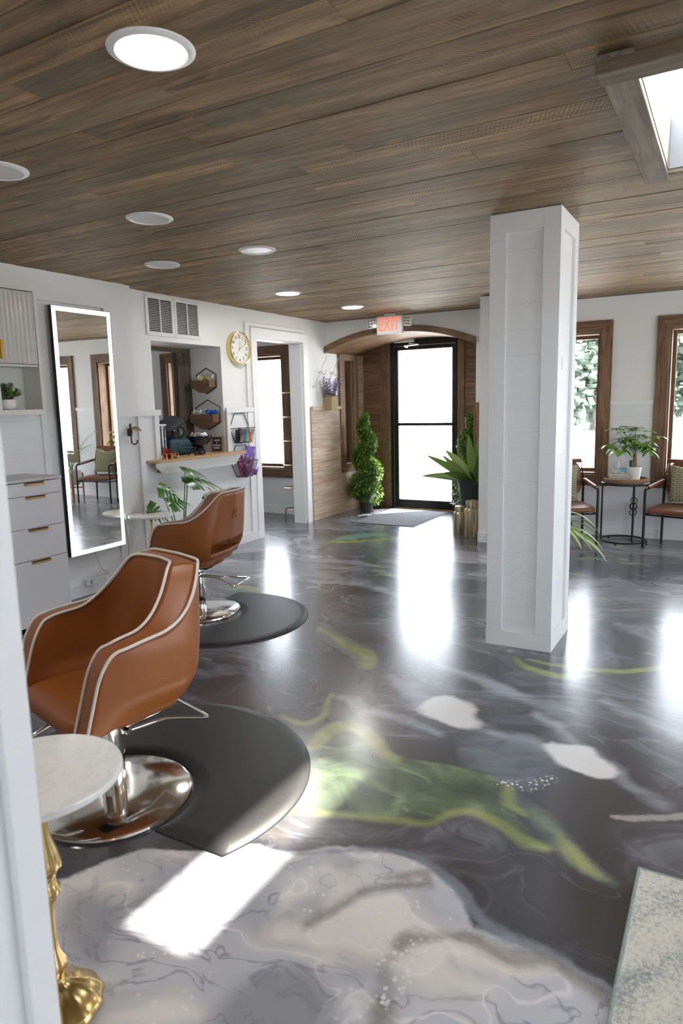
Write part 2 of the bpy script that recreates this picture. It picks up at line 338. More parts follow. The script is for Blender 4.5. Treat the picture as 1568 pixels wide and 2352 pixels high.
def floor_mesh():
    def axis(a,b,f0,f1,fine=.015,coarse=.1):
        v=list(np.arange(a,f0,coarse))+list(np.arange(f0,f1,fine))+list(np.arange(f1,b,coarse))+[b]; return np.array(v)
    xs=axis(-7.9,4.1,-2.7,.35); ys=np.array(list(np.arange(-2.6,.5,.1))+list(np.arange(.5,4.0,.015))+list(np.arange(4.0,7.0,.04))+list(np.arange(7.0,8.75,.1))+[8.75])
    X,Y=np.meshgrid(xs,ys,indexing='ij'); n=X.size; x=X.ravel(); y=Y.ravel()
    W=np.zeros((n,2)); W2=np.zeros((n,2))
    for i in range(n):
        a=Vector((MN.noise(Vector((x[i]*3.1,y[i]*3.1,.3))),MN.noise(Vector((x[i]*3.1,y[i]*3.1,7.3))),0)); b=Vector((MN.noise(Vector((x[i]*8.5,y[i]*8.5,4.1))),MN.noise(Vector((x[i]*8.5,y[i]*8.5,9.7))),0))
        W[i]=(a.x*.030+b.x*.014,a.y*.030+b.y*.014); W2[i]=(a.x*.12+b.x*.02,a.y*.12+b.y*.02)
    me=bpy.data.meshes.new('floor'); nx,ny=len(xs),len(ys)
    V=np.zeros((n,3)); V[:,0]=x; V[:,1]=y
    I=np.arange(n).reshape(nx,ny); F=np.stack([I[:-1,:-1],I[1:,:-1],I[1:,1:],I[:-1,1:]],-1).reshape(-1,4)
    me.vertices.add(n); me.vertices.foreach_set('co',V.ravel()); me.loops.add(F.size); me.loops.foreach_set('vertex_index',F.ravel())
    me.polygons.add(len(F)); me.polygons.foreach_set('loop_start',np.arange(0,F.size,4)); me.update(calc_edges=True)
    def chaikin(P):
        for _ in range(3):
            Q=[]
            for i in range(len(P)):
                a,b=P[i],P[(i+1)%len(P)]; Q+=[(a[0]*.75+b[0]*.25,a[1]*.75+b[1]*.25),(a[0]*.25+b[0]*.75,a[1]*.25+b[1]*.75)]
            P=Q
        return P
    for k,(kind,chains) in POUR.items():
        if kind=='P': chains=[chaikin(c) if k in('white','slate','ash','strand') else c for c in chains]
        else:
            nc=[]
            for pts,rs in chains:
                q=bz([(a[0],a[1],r) for a,r in zip(pts,rs)],4); nc.append(([(v.x,v.y) for v in q],[max(-.01,v.z) for v in q]))
            chains=nc
        D=np.full(n,9.0); g={'white':2.8,'milk':2.6,'brown':2.6,'steel':1.2,'lime':1.1,'slate':2,'strand':1.3,'green':.9,'ash':2}.get(k,1.0); px=x+W[:,0]*g; py=y+W[:,1]*g
        if kind=='P':
            for pts in chains: D=np.minimum(D,poly_sdf(px,py,pts))
        else:
          for pts,rs in chains:
            for i in range(len(pts)-1):
                a,b=pts[i],pts[i+1]; bx,by=b[0]-a[0],b[1]-a[1]
                h=np.clip(((px-a[0])*bx+(py-a[1])*by)/(bx*bx+by*by),0,1)
                D=np.minimum(D,np.hypot(px-a[0]-bx*h,py-a[1]-by*h)-(rs[i]+(rs[i+1]-rs[i])*h))
        at=me.attributes.new(k,'FLOAT','POINT'); at.data.foreach_set('value',D.astype(np.float32))
    o=bpy.data.objects.new('floor',me); S.collection.objects.link(o); return o
def floor_material():
    n=NT('poured_epoxy_marble'); P=n.P()
    big=n.V('SUBTRACT',n.noise(P,.8,2,.45,col=True),(.5,.5,.5))
    med=n.V('SUBTRACT',n.noise(P,3.0,2,.5,col=True),(.5,.5,.5))
    st=n.V('MULTIPLY',P,(.75,1.45,1))
    B1=n.V('ADD',st,n.V('ADD',n.V('SCALE',big,sc=1.7),n.V('SCALE',med,sc=.30)))
    w2=n.V('SUBTRACT',n.noise(B1,1.2,2,.5,col=True),(.5,.5,.5))
    B2=n.V('ADD',B1,n.V('SCALE',w2,sc=1.5))
    v=n.noise(B2,.9,2,.4,.2); vf=n.noise(B2,2.6,5,.55,.5); vg=n.noise(n.V('ADD',B2,(3.1,5.7,0)),1.3,3,.5,.6)
    wisp=n.M('MULTIPLY',n.mp(vf,.50,.70,0,1,True),n.mp(v,.40,.62,.15,1))
    vein=n.M('MULTIPLY',n.mp(n.M('ABSOLUTE',n.M('SUBTRACT',vg,.5)),0,.014,1,0,True),n.mp(vf,.35,.6,0,.8))
    edge=n.mp(n.M('ABSOLUTE',n.M('SUBTRACT',v,.56)),0,.02,.7,0,True)
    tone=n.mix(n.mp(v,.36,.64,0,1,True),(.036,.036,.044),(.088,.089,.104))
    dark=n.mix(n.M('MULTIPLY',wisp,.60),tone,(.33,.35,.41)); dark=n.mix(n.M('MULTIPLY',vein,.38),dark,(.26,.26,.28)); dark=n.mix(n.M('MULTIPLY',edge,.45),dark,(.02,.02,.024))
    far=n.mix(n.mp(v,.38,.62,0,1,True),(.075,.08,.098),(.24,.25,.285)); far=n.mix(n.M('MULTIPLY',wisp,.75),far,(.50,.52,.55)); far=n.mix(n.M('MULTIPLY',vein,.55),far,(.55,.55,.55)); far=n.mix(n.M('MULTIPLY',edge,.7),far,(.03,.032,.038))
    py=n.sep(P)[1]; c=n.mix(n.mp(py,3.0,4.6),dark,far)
    fine=n.M('MULTIPLY',n.M('SUBTRACT',n.noise(P,26,4,.6),.5),.03)
    Q1=n.V('ADD',n.V('MULTIPLY',P,(.8,1.5,1)),n.V('ADD',n.V('SCALE',med,sc=.6),n.V('SCALE',w2,sc=.5)))
    s1=n.noise(Q1,1.9,3,.45,.5); s2=n.noise(n.V('ADD',Q1,(4,1,0)),3.1,4,.5,.7); s3=n.noise(n.V('ADD',Q1,(1,8,0)),1.5,2,.4,.9)
    pale=n.mix(n.mp(s1,.36,.60,0,1,True),(.80,.765,.73),(.56,.575,.625))
    pale=n.mix(n.mp(s3,.54,.68,0,.75,True),pale,(.36,.375,.42))
    pale=n.mix(n.M('MULTIPLY',n.mp(n.M('ABSOLUTE',n.M('SUBTRACT',s2,.5)),0,.022,.75,0,True),n.mp(s1,.38,.56,.1,1)),pale,(.27,.28,.33))
    pale=n.mix(n.mp(n.M('ABSOLUTE',n.M('SUBTRACT',s3,.55)),0,.010,.6,0,True),pale,(.86,.84,.80))
    cell=n.voro(P,34); pale=n.mix(n.M('MULTIPLY',n.mp(cell,.12,.28,.8,0,True),n.mp(s2,.55,.62,0,.8)),pale,(.88,.86,.83))
    A=lambda k:n.M('ADD',n.attr(k),fine)
    dl=A('pale'); c=n.mix(n.mp(dl,.012,-.012,0,1,True),c,pale)
    c=n.mix(n.mp(A('ash'),.05,-.05,0,.75,True),c,(.27,.275,.31))
    gn=n.noise(n.V('ADD',n.V('MULTIPLY',P,(1,1.8,1)),n.V('SCALE',med,sc=.5)),3.6,4,.55,.8)
    gcol=n.ramp(gn,[(.32,(.045,.065,.042)),(.45,(.075,.115,.062)),(.56,(.13,.19,.098)),(.68,(.25,.32,.18))])
    c=n.mix(n.mp(A('slate'),.10,-.05,0,.7,True),c,n.ramp(gn,[(.3,(.10,.12,.15)),(.7,(.24,.27,.31))]))
    c=n.mix(n.mp(A('strand'),.03,-.03,0,.8,True),c,n.ramp(gn,[(.35,(.10,.13,.12)),(.55,(.20,.26,.17)),(.7,(.30,.36,.26))]))
    c=n.mix(n.mp(A('green'),.008,-.012,0,.97,True),c,gcol)
    c=n.mix(n.mp(A('teal'),.06,-.03,0,.75,True),c,(.20,.36,.29))
    lime=n.ramp(gn,[(.3,(.20,.24,.08)),(.5,(.30,.335,.10)),(.7,(.40,.43,.18))])
    c=n.mix(n.mp(n.M('ADD',n.attr('lime'),n.M('MULTIPLY',fine,.35)),.030,-.010,0,.9,True),c,lime)
    c=n.mix(n.mp(A('steel'),.018,-.008,0,.85,True),c,(.21,.23,.28))
    c=n.mix(n.M('MULTIPLY',n.mp(A('brown'),.035,-.012,0,1,True),n.mp(s2,.35,.55,.2,.7)),c,n.ramp(gn,[(.35,(.10,.09,.085)),(.65,(.26,.235,.22))]))
    c=n.mix(n.M('MULTIPLY',n.mp(A('milk'),.06,-.02,0,1,True),n.mp(vf,.35,.6,.3,.85)),c,(.42,.44,.50))
    c=n.mix(n.mp(A('white'),.030,-.015,0,.97,True),c,(.82,.82,.82))
    bb=n.mp(n.voro(P,58),.30,.42,1,0,True); c=n.mix(n.M('MULTIPLY',bb,n.mp(n.attr('bubbles'),.03,-.01,0,.9,True)),c,(.82,.81,.79))
    c=n.mix(n.mp(A('sand'),.012,-.006,0,.8,True),c,(.44,.41,.38))
    rough=n.mp(n.noise(P,1.1,3),.3,.7,.19,.25)
    n.bump(n.noise(P,70,2),.012,.002)
    return n.out(c,rough,0,IOR=1.75,Specular_IOR_Level=.7)
FLOORM=floor_material()
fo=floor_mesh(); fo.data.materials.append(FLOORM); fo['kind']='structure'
struct('floor_slab',MB().box(-7.9,4.1,-2.6,8.75,-.12,-.002),WP)

# ------------------------------------------------------------ shell
def cutwall(ax,p0,p1,u0,u1,z0,z1,holes):
    m=MB(); us=sorted({u0,u1,*[h[0] for h in holes],*[h[1] for h in holes]}); zs=sorted({z0,z1,*[h[2] for h in holes],*[h[3] for h in holes]})
    for i in range(len(us)-1):
        run=None
        for j in range(len(zs)-1):
            uc=(us[i]+us[i+1])/2; zc=(zs[j]+zs[j+1])/2
            if any(h[0]<uc<h[1] and h[2]<zc<h[3] for h in holes): continue
            a=(p0,p1,us[i],us[i+1]) if ax=='x' else (us[i],us[i+1],p0,p1)
            m.box(*a,zs[j],zs[j+1],.5)
    return m
# left wall: the thicker near run, then the set-back run with the hatch and the doorway
struct('wall_left',cutwall('x',-4.62,-4.36,-2.6,4.23,0,H+.02,[]),WP)
m=cutwall('x',-4.87,-4.47,4.23,5.62,0,H+.02,[(4.54,5.49,.965,2.03)]); struct('wall_left_hatch',m,WP)
m=cutwall('x',-4.62,-4.47,5.62,7.84,0,H+.02,[(6.045,6.965,0,2.16)])
for a in (cutwall('x',-4.62,-4.47,7.84,8.75,0,H+.02,[(7.97,8.2,.64,2.0)]),): m.add(a.v,a.f,.5)
struct('wall_left_doorway',m,WP)
holes=[(-1.80,-1.20,.64,2.10),(-.56,.01,.64,2.10),(.67,1.24,.64,2.10),(1.91,2.48,.64,2.10)]
m=cutwall('y',7.55,7.85,-2.2,4.1,0,H+.02,[(a,b,c,d) for a,b,c,d in holes]); struct('wall_far',m,WP)
# entrance bay: front wall with the arched opening
m=MB(); XA0,XA1=-4.47,-2.52
def arch_z(x,z0,z1):
    t=(x-(XA0+XA1)/2)/((XA1-XA0)/2); return z0+(z1-z0)*(1-abs(t)**2.2)
N=28
for i in range(N):
    xa=XA0+(XA1-XA0)*i/N; xb=XA0+(XA1-XA0)*(i+1)/N
    P=[(xa,7.55,arch_z(xa,2.10,2.29)),(xb,7.55,arch_z(xb,2.10,2.29)),(xb,7.55,H+.02),(xa,7.55,H+.02)]
    m.prism(P,(0,.05,0),.5)
m.box(-2.52,-2.2,7.55,7.85,0,H+.02,.5)
struct('wall_entrance',m,WP)
# bay side wall right and end wall with the door opening
struct('wall_bay_right',MB().box(-2.52,-2.4,7.85,8.75,0,H+.02,.5),WP)
m=MB()
def planks_y(m,x0,x1,y,z0,z1,pitch=.152,t=.018,seed=3,lo=.5,hi=1.4,face=-1):
    q=random.Random(seed); z=z0
    while z<z1-.005:
        zz=min(z+pitch,z1); x=x0; 
        while x<x1-.01:
            xx=min(x1,x+q.uniform(lo,hi)*1.6)
            if x1-xx<.15: xx=x1
            d=q.uniform(0,.003); m.box(x+.0008,xx-.0008,y-t+d,y,z+.0013,zz-.0013,q.random()); x=xx
        z=zz
    return m
def planks_x(m,y0,y1,x,z0,z1,pitch=.152,t=.018,seed=3,hi=1.0):
    q=random.Random(seed); z=z0
    while z<z1-.005:
        zz=min(z+pitch,z1); y=y0
        while y<y1-.01:
            yy=min(y1,y+q.uniform(.5,hi)*1.3)
            if y1-yy<.12: yy=y1
            d=q.uniform(0,.003); m.box(x,x+t-d,y+.0008,yy-.0008,z+.0013,zz-.0013,q.random()); y=yy
        z=zz
    return m
struct('wall_bay_end',cutwall('y',8.52,8.75,-4.62,-2.4,0,H+.02,[(-4.02,-3.08,0,2.23)]),WP)
m=MB(); planks_y(m,-4.45,-4.18,8.52,0,2.27,seed=5); planks_y(m,-2.985,-2.52,8.52,0,2.27,seed=8); planks_y(m,-4.18,-2.985,8.52,2.33,2.44,seed=2)
struct('wall_bay_cladding',m,WOODX)
struct('wall_bay_backing',MB().box(-4.45,-4.02,8.517,8.521,0,2.3).box(-3.08,-2.52,8.517,8.521,0,2.3).box(-4.471,-4.467,7.14,7.96,0,1.40).box(-4.471,-4.467,7.84,8.52,0,.6).box(-4.471,-4.467,8.21,8.52,.6,2.1),simple('shadow_gap_wood',(.03,.018,.01),.8))
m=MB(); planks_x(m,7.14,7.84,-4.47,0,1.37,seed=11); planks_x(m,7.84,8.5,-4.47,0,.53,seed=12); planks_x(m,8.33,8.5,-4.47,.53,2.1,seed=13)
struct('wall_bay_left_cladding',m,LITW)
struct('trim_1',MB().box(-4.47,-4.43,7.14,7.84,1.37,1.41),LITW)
# wood corner boards of the right return
m=MB(); planks_y(m,-2.52,-2.2,7.55,0,1.37,seed=21); struct('wall_bay_return_cladding',m,WOODX)
m=MB().box(-2.53,-2.46,7.505,7.535,0,1.42).box(-2.46,-2.2,7.505,7.535,1.365,1.42); struct('trim_2',m,WOODZ)
# soffit vault and arched fascia
m=MB(); rows=12
ys=[7.55+(8.5-7.55)*k/7 for k in range(8)]
for i in range(N):
    xa=XA0+(XA1-XA0)*i/N; xb=XA0+(XA1-XA0)*(i+1)/N
    for k in range(7):
        za,zb=arch_z(xa,2.07,2.26),arch_z(xb,2.07,2.26)
        rr=random.Random(k*7+(i+k*3)//9).random()
        m.add([(xa,ys[k]+.001,za),(xb,ys[k]+.001,zb),(xb,ys[k+1]-.001,zb),(xa,ys[k+1]-.001,za),(xa,ys[k]+.001,za+.02),(xb,ys[k]+.001,zb+.02),(xb,ys[k+1]-.001,zb+.02),(xa,ys[k+1]-.001,za+.02)],
              [(0,3,2,1),(4,5,6,7),(0,1,5,4),(1,2,6,5),(2,3,7,6),(3,0,4,7)],rr)
struct('ceiling_arch',m,WOODX)
m=MB(); lo=[];up=[]
for i in range(N+1):
    x=XA0+.0+(XA1-XA0)*i/N; lo.append((x,7.535,arch_z(x,2.065,2.258))); up.append((x,7.535,arch_z(x,2.142,2.33)))
for i in range(N): m.prism([lo[i],lo[i+1],up[i+1],up[i]],(0,-.035,0),.35 if i<N//2 else .6)
struct('trim_3',m,WOODX)
# room shell out of view
struct('wall_right',cutwall('x',4.0,4.25,-2.6,7.85,0,H+.02,[(1.6,2.8,.6,2.1),(3.4,4.6,.6,2.1),(5.2,6.4,.6,2.1)]),WP)  # openings here and in wall_back are added to let sky light in
struct('wall_back',cutwall('y',-2.85,-2.6,-4.6,4.25,0,H+.02,[(.6,2.0,.6,2.1)]),WP)
struct('wall_stub',MB().box(-2.2,-1.98,6.70,7.55,0,H),WP)
struct('baseboard_stub',MB().box(-2.215,-1.965,6.68,6.70,0,.10).box(-2.215,-2.2,6.68,7.53,0,.10),TRIM,bevel=.002)
# back room behind the left wall
struct('wall_backroom_far',cutwall('y',7.5,7.75,-7.9,-4.62,0,H+.02,[(-5.78,-5.11,.60,2.09),(-7.09,-6.45,.60,2.09)]),WP)
struct('wall_backroom_left',MB().box(-8.05,-7.9,3.2,7.75,0,H+.02),WP)
struct('wall_backroom_near',MB().box(-7.9,-4.87,3.1,3.3,0,H+.02).box(-4.87,-4.62,3.1,4.23,0,H+.02),WP)
struct('ceiling_backroom',MB().box(-8.05,-4.62,3.1,7.85,H,H+.1),WP)
struct('baseboard_backroom',MB().box(-7.9,-4.62,7.48,7.5,0,.105),TRIM)

# ceiling: individual rough planks around the skylight opening
SX0,SX1,SY0,SY1=-.30,.03,2.35,3.50
m=MB(); q=random.Random(41); y=-2.62; row=0
while y<7.56:
    y2=y+q.choice([.118,.121,.124]); x=-4.62-q.random()*.8
    while x<4.0:
        x2=x+q.uniform(.7,2.4)
        a,b=max(x,-4.62),min(x2,4.0)
        if b>a+.01:
            rr=q.random(); dz=q.uniform(0,.003)
            segs=[(a,b)]
            if y2>SY0 and y<SY1: segs=[(a,min(b,SX0)),(max(a,SX1),b)]
            for s0,s1 in segs:
                if s1>s0+.005: m.box(s0+.0007,s1-.0007,y+.0009,y2-.0009,H+dz,H+.02,rr)
        x=x2
    y=y2; row+=1
struct('ceiling',m,CEILW)
a0,a1,b0,b1=SX0-.015,SX1+.015,SY0-.015,SY1+.015
m=MB().box(-4.7,a0,-2.9,7.9,H+.021,H+.19).box(a1,4.3,-2.9,7.9,H+.021,H+.19).box(a0,a1,-2.9,b0,H+.021,H+.19).box(a0,a1,b1,7.9,H+.021,H+.19)
m.box(-8.1,-4.7,3.0,7.9,H+.11,H+.19).box(-4.7,-2.4,7.9,8.8,H+.021,H+.19)
struct('roof',m,WP)
m=MB().box(-2.2,4.9,7.9,8.5,H+.05,H+.12).box(4.3,4.9,-3.4,7.9,H+.05,H+.12).box(-4.7,4.9,-3.4,-2.9,H+.05,H+.12).box(-8.2,-4.9,7.9,8.4,H+.05,H+.12)
struct('sun_block_eaves',m,WP)  # unseen eaves added to keep direct sun off the floor by the windows
# skylight: boards round the opening, white well, glass on top
sk=thing('skylight','rectangular skylight in the plank ceiling with weathered boards around its white well','skylight',((SX0+SX1)/2,(SY0+SY1)/2,H))
sk['kind']='structure'; cx_,cy_=(SX0+SX1)/2,(SY0+SY1)/2
def L(m): return m.xf(T(-cx_,-cy_,-H))
L(MB().box(SX0-.105,SX0-.004,SY0-.06,SY1+.10,H-.034,H)).build('side_board',SKYW,sk,.003)
L(MB().box(SX1+.004,SX1+.105,SY0-.10,SY1+.10,H-.034,H)).build('side_board',SKYW,sk,.003)
L(MB().box(SX0-.10,SX1+.10,SY0-.105,SY0-.004,H-.070,H-.0345)).build('end_board',SKYWX,sk,.003)
L(MB().box(SX0-.004,SX1+.004,SY1+.004,SY1+.03,H-.03,H)).build('end_board',SKYWX,sk,.003)
t_=.012
L(MB().box(SX0-t_,SX0-.001,SY0-t_,SY1+t_,H-.01,H+.20).box(SX1,SX1+t_,SY0-t_,SY1+t_,H-.01,H+.20).box(SX0,SX1,SY0-t_,SY0,H-.01,H+.20).box(SX0,SX1,SY1,SY1+t_,H-.01,H+.20)).build('well_lining',simple('shade_grey_lining',(.22,.22,.22),.5,var=.1),sk)  # white lining coloured grey to imitate shade inside the well
L(MB().box(SX0,SX1,SY0,SY1,H+.20,H+.206)).build('glass_panel',PANE,sk)

# ------------------------------------------------------------ column
m=MB().box(-1.19,-.845,3.86,4.295,0,H); struct('wall_column',m,BOARD)
m=MB(); a=.092; t=.018
X0,X1,Y0,Y1=-1.208,-.827,3.842,4.313
for (u0,u1) in ((X0,X0+a),(X1-a,X1)): m.box(u0,u1,Y0,Y0+t,.095,H); m.box(u0,u1,Y1-t,Y1,.095,H)
for (v0,v1) in ((Y0+t,Y0+a),(Y1-a,Y1-t)): m.box(X0,X0+t,v0,v1,.095,H); m.box(X1-t,X1,v0,v1,.095,H)
m.box(X0+a,X1-a,Y0,Y0+t,H-.10,H); m.box(X0+a,X1-a,Y1-t,Y1,H-.10,H); m.box(X0,X0+t,Y0+a,Y1-a,H-.10,H); m.box(X1-t,X1,Y0+a,Y1-a,H-.10,H)
struct('trim_4',m,BATT,bevel=.0015)
struct('baseboard_column',MB().box(X0-.002,X1+.002,Y0-.002,Y0+t,0,.094).box(X0-.002,X1+.002,Y1-t,Y1+.002,0,.094).box(X0-.002,X0+t,Y0+t,Y1-t,0,.094).box(X1-t,X1+.002,Y0+t,Y1-t,0,.094),BATT,bevel=.002)

# ------------------------------------------------------------ wainscot on the left wall
struct('wall_left_boards',MB().box(-4.36,-4.35,-2.6,4.235,0,1.40).box(-4.47,-4.45,4.26,5.95,0,.945).box(-4.47,-4.45,4.26,4.535,.945,1.40).box(-4.47,-4.45,5.495,5.95,.945,1.40),BOARD)
m=MB()
m.box(-4.35,-4.33,-2.6,3.20,1.377,1.428).box(-4.35,-4.33,3.965,4.25,1.377,1.428)          # cap, near run
m.box(-4.35,-4.33,4.195,4.25,.1,1.377).box(-4.35,-4.33,-2.6,4.25,0,.10)
m.box(-4.36,-4.335,3.915,3.965,.10,2.2245).box(-4.36,-4.335,3.27,3.32,.10,2.2245).box(-4.36,-4.335,3.20,3.965,2.225,2.285) # mirror surround
m.box(-4.36,-4.345,3.965,4.0,.1,2.285)
struct('trim_5',m,BATT,bevel=.002)
m=MB().box(-4.45,-4.428,4.25,4.57,1.377,1.428).box(-4.45,-4.428,5.49,5.95,1.377,1.428)
m.box(-4.45,-4.428,4.485,4.54,.985,1.377).box(-4.45,-4.428,5.49,5.545,.985,1.377).box(-4.45,-4.425,4.25,5.95,0,.095).box(-4.45,-4.428,4.25,4.27,.1,1.377)
struct('trim_6',m,BATT,bevel=.002)
m=MB().box(-4.47,-4.425,5.95,6.045,0,2.159).box(-4.47,-4.425,5.95,7.05,2.16,2.255).box(-4.47,-4.43,6.965,7.06,0,2.16)
m.box(-4.47,-4.445,5.88,5.95,1.43,2.269).box(-4.47,-4.445,5.88,7.03,2.27,2.305).box(-4.45,-4.435,5.85,5.95,.095,1.377)
struct('trim_7',m,TRIM,bevel=.002)
# doorway lining
struct('trim_8',MB().box(-4.63,-4.47,6.955,6.965,0,2.16).box(-4.63,-4.47,6.045,6.055,0,2.16).box(-4.63,-4.47,6.055,6.955,2.15,2.16),TRIM)
# far wall wainscot, rail and baseboard
m=MB()
for a,b in ((-2.2,-1.915),(-1.1,-.68),(.135,.55),(1.365,1.79),(2.61,4.0)): m.box(a,b,7.54,7.55,.52,1.36)
m.box(-1.98,4.0,7.54,7.55,.1,.52); struct('wall_far_boards',m,board_white('white_smooth_shiplap',saw=False,pitch=.155))
m=MB()
for a,b in ((-2.2,-1.915),(-1.1,-.68),(.135,.55),(1.365,1.79),(2.61,4.0)): m.box(a,b,7.525,7.55,1.36,1.405)
struct('trim_9',m,TRIM,bevel=.002)
struct('baseboard_far',MB().box(-1.965,4.0,7.53,7.55,0,.10),TRIM,bevel=.002)

# ------------------------------------------------------------ windows with wood casings
def window(name,x0,x1,z0,z1,y,cw=.115,depth=.25,casing=True,sash=WOODZ):
    w_=thing(name,'wood-cased window','window',((x0+x1)/2,y,z0)); del w_['category']; w_['kind']='structure'
    def Q(m): return m.xf(T(-(x0+x1)/2,-y,-z0))
    if casing:
        t=.028; d=cw*.16
        m=MB()
        P=lambda a,b,c,d_:m.prism([(a[0],y,a[1]),(b[0],y,b[1]),(c[0],y,c[1]),(d_[0],y,d_[1])],(0,-t,0))
        o=(x0-cw,z0-cw,x1+cw,z1+cw)
        P((o[0],o[1]),(x0,z0),(x0,z1),(o[0],o[3])); P((x1,z0),(o[2],o[1]),(o[2],o[3]),(x1,z1)); Q(m).build('side_casing',WOODZ,w_,.002)
        m=MB(); P=lambda a,b,c,d_:m.prism([(a[0],y,a[1]),(b[0],y,b[1]),(c[0],y,c[1]),(d_[0],y,d_[1])],(0,-t,0))
        P((x0,z1),(x1,z1),(o[2],o[3]),(o[0],o[3])); P((o[0],o[1]),(o[2],o[1]),(x1,z0),(x0,z0)); Q(m).build('head_and_sill_casing',WOODX,w_,.002)
    t=.018
    Q(MB().box(x0,x0+t,y,y+depth,z0,z1).box(x1-t,x1,y,y+depth,z0,z1)).build('jamb',sash,w_)
    Q(MB().box(x0+t,x1-t,y,y+depth,z1-t,z1).box(x0+t,x1-t,y,y+depth,z0,z0+t)).build('sill_board',WOODX,w_)
    s=.035; a0,a1,b0,b1=x0+t,x1-t,z0+t,z1-t; yy=y+depth-.09
    Q(MB().box(a0,a0+s,yy,yy+.035,b0,b1).box(a1-s,a1,yy,yy+.035,b0,b1).box(a0+s,a1-s,yy,yy+.035,b0,b0+s).box(a0+s,a1-s,yy,yy+.035,b1-s,b1)).build('sash',WOODZ,w_,.002)
    Q(MB().box(a0+s,a1-s,yy+.015,yy+.019,b0+s,b1-s)).build('pane',PANE,w_)
    return w_
for k,(a,b,c,d) in enumerate(holes): window('window_%d'%(k+1),a,b,c,d,7.55)
window('window_5',-5.78,-5.11,.60,2.09,7.5); window('window_6',-7.09,-6.45,.60,2.09,7.5)
# narrow cased side window in the left side of the entrance bay
w_=thing('window_7','narrow wood-cased side window of the entrance bay','window',(-4.46,8.08,.6)); del w_['category']; w_['kind']='structure'
def Q(m): return m.xf(T(4.46,-8.08,-.6))
Q(MB().box(-4.47,-4.435,7.84,7.965,.53,2.075).box(-4.47,-4.435,8.205,8.33,.53,2.075)).build('side_casing',WOODZ,w_,.002)
Q(MB().box(-4.47,-4.435,7.965,8.205,2.0,2.075).box(-4.47,-4.435,7.965,8.205,.53,.635)).build('head_and_sill_casing',WOODY,w_,.002)
Q(MB().box(-4.60,-4.585,7.97,8.2,.64,2.0)).build('back_board',GREYW,w_)
Q(MB().box(-4.585,-4.47,7.97,7.985,.64,2.0).box(-4.585,-4.47,8.185,8.2,.64,2.0)).build('jamb',WOODZ,w_)
Q(MB().box(-4.51,-4.505,7.985,8.185,.64,2.0)).build('pane',PANE,w_)
# wood-framed hatch opening on the far side of the thick wall
w_=thing('window_8','barn-wood frame on the far side of the wall hatch','window',(-4.9,5.0,.98)); del w_['category']; w_['kind']='structure'
def Q(m): return m.xf(T(4.9,-5.0,-.98))
Q(MB().box(-4.94,-4.872,5.30,5.46,.94,1.99)).build('side_board',GREYW,w_,.003)
Q(MB().box(-4.925,-4.872,5.46,5.54,.94,2.05)).build('side_board',GREYW,w_,.003)
Q(MB().box(-4.93,-4.872,4.3,5.46,1.99,2.05)).build('head_board',SKYWX,w_,.003)
Q(MB().box(-4.95,-4.94,5.292,5.30,.94,1.99)).build('bead',WOODZ,w_)

# ------------------------------------------------------------ entrance door
w_=thing('door_1','black-framed glass entrance door','door',(-3.55,8.47,0)); del w_['category']; w_['kind']='structure'
def Q(m): return m.xf(T(3.55,-8.47,0))
Q(MB().box(-4.18,-4.085,8.478,8.52,0,2.25).box(-2.985+.0,-3.075,8.478,8.52,0,2.25)).build('side_casing',WOODZ,w_,.002)
Q(MB().box(-4.18,-2.985,8.478,8.52,2.25,2.33)).build('head_casing',WOODX,w_,.002)
Q(MB().box(-4.085,-4.02,8.49,8.70,0,2.25).box(-3.075,-3.08,8.49,8.7,0,2.25)).build('jamb',WOODY,w_)
Q(MB().box(-4.02,-3.975,8.47,8.60,0,2.25).box(-3.10,-3.08,8.47,8.6,0,2.25).box(-3.975,-3.10,8.47,8.6,2.172,2.25)).build('door_frame',DARKF,w_,.003)
Q(MB().box(-3.97,-3.91,8.48,8.525,.012,2.17).box(-3.15,-3.105,8.48,8.525,.012,2.17).box(-3.91,-3.15,8.48,8.525,2.115,2.17).box(-3.91,-3.15,8.48,8.525,.012,.125)).build('door_leaf',DARKF,w_,.003)
Q(MB().box(-3.91,-3.15,8.50,8.506,.125,2.115)).build('pane',PANE,w_)
Q(MB().box(-3.95,-3.12,8.44,8.465,1.125,1.165).box(-3.95,-3.92,8.46,8.485,1.135,1.16).box(-3.14,-3.11,8.46,8.485,1.135,1.16)).build('push_bar',DARKF,w_,.002)
Q(MB().box(-3.95,-3.66,8.42,8.475,2.215,2.26)).build('door_closer',PLAST,w_,.008)
m=MB().tube([(-3.72,8.44,2.21),(-3.72,8.42,2.195),(-3.60,8.40,2.18)],.007).tube([(-3.78,8.40,2.165),(-3.58,8.40,2.18)],.009).tube([(-3.78,8.40,2.165),(-3.76,8.46,2.15)],.008)
Q(m).build('closer_arm',CHROME,w_)
Q(MB().box(-3.975,-3.10,8.47,8.60,0,.012)).build('threshold',BRASSL,w_)

# ------------------------------------------------------------ foreground half wall
struct('wall_partition',MB().box(-1.03,-.95,-2.6,.615,0,1.40),board_white('partition_boards',grooves=False))
m=MB().box(-.95,-.93,.583,.632,0,1.395).box(-1.035,-.93,-2.6,.632,1.395,1.425).box(-.95,-.93,-2.6,.583,0,.1).box(-1.03,-.9505,.616,.632,0,1.394)
struct('trim_10',m,BATT,bevel=.002)
# exterior
struct('ground',MB().box(-40,40,8.75,70,-.2,-.04).box(4.25,40,-30,8.75,-.2,-.04).box(-40,4.25,-30,-2.85,-.2,-.04).box(-40,-8.05,-2.85,8.75,-.2,-.04),simple('pale_gravel',(.62,.61,.58),.9,bump=.3,bsc=20))

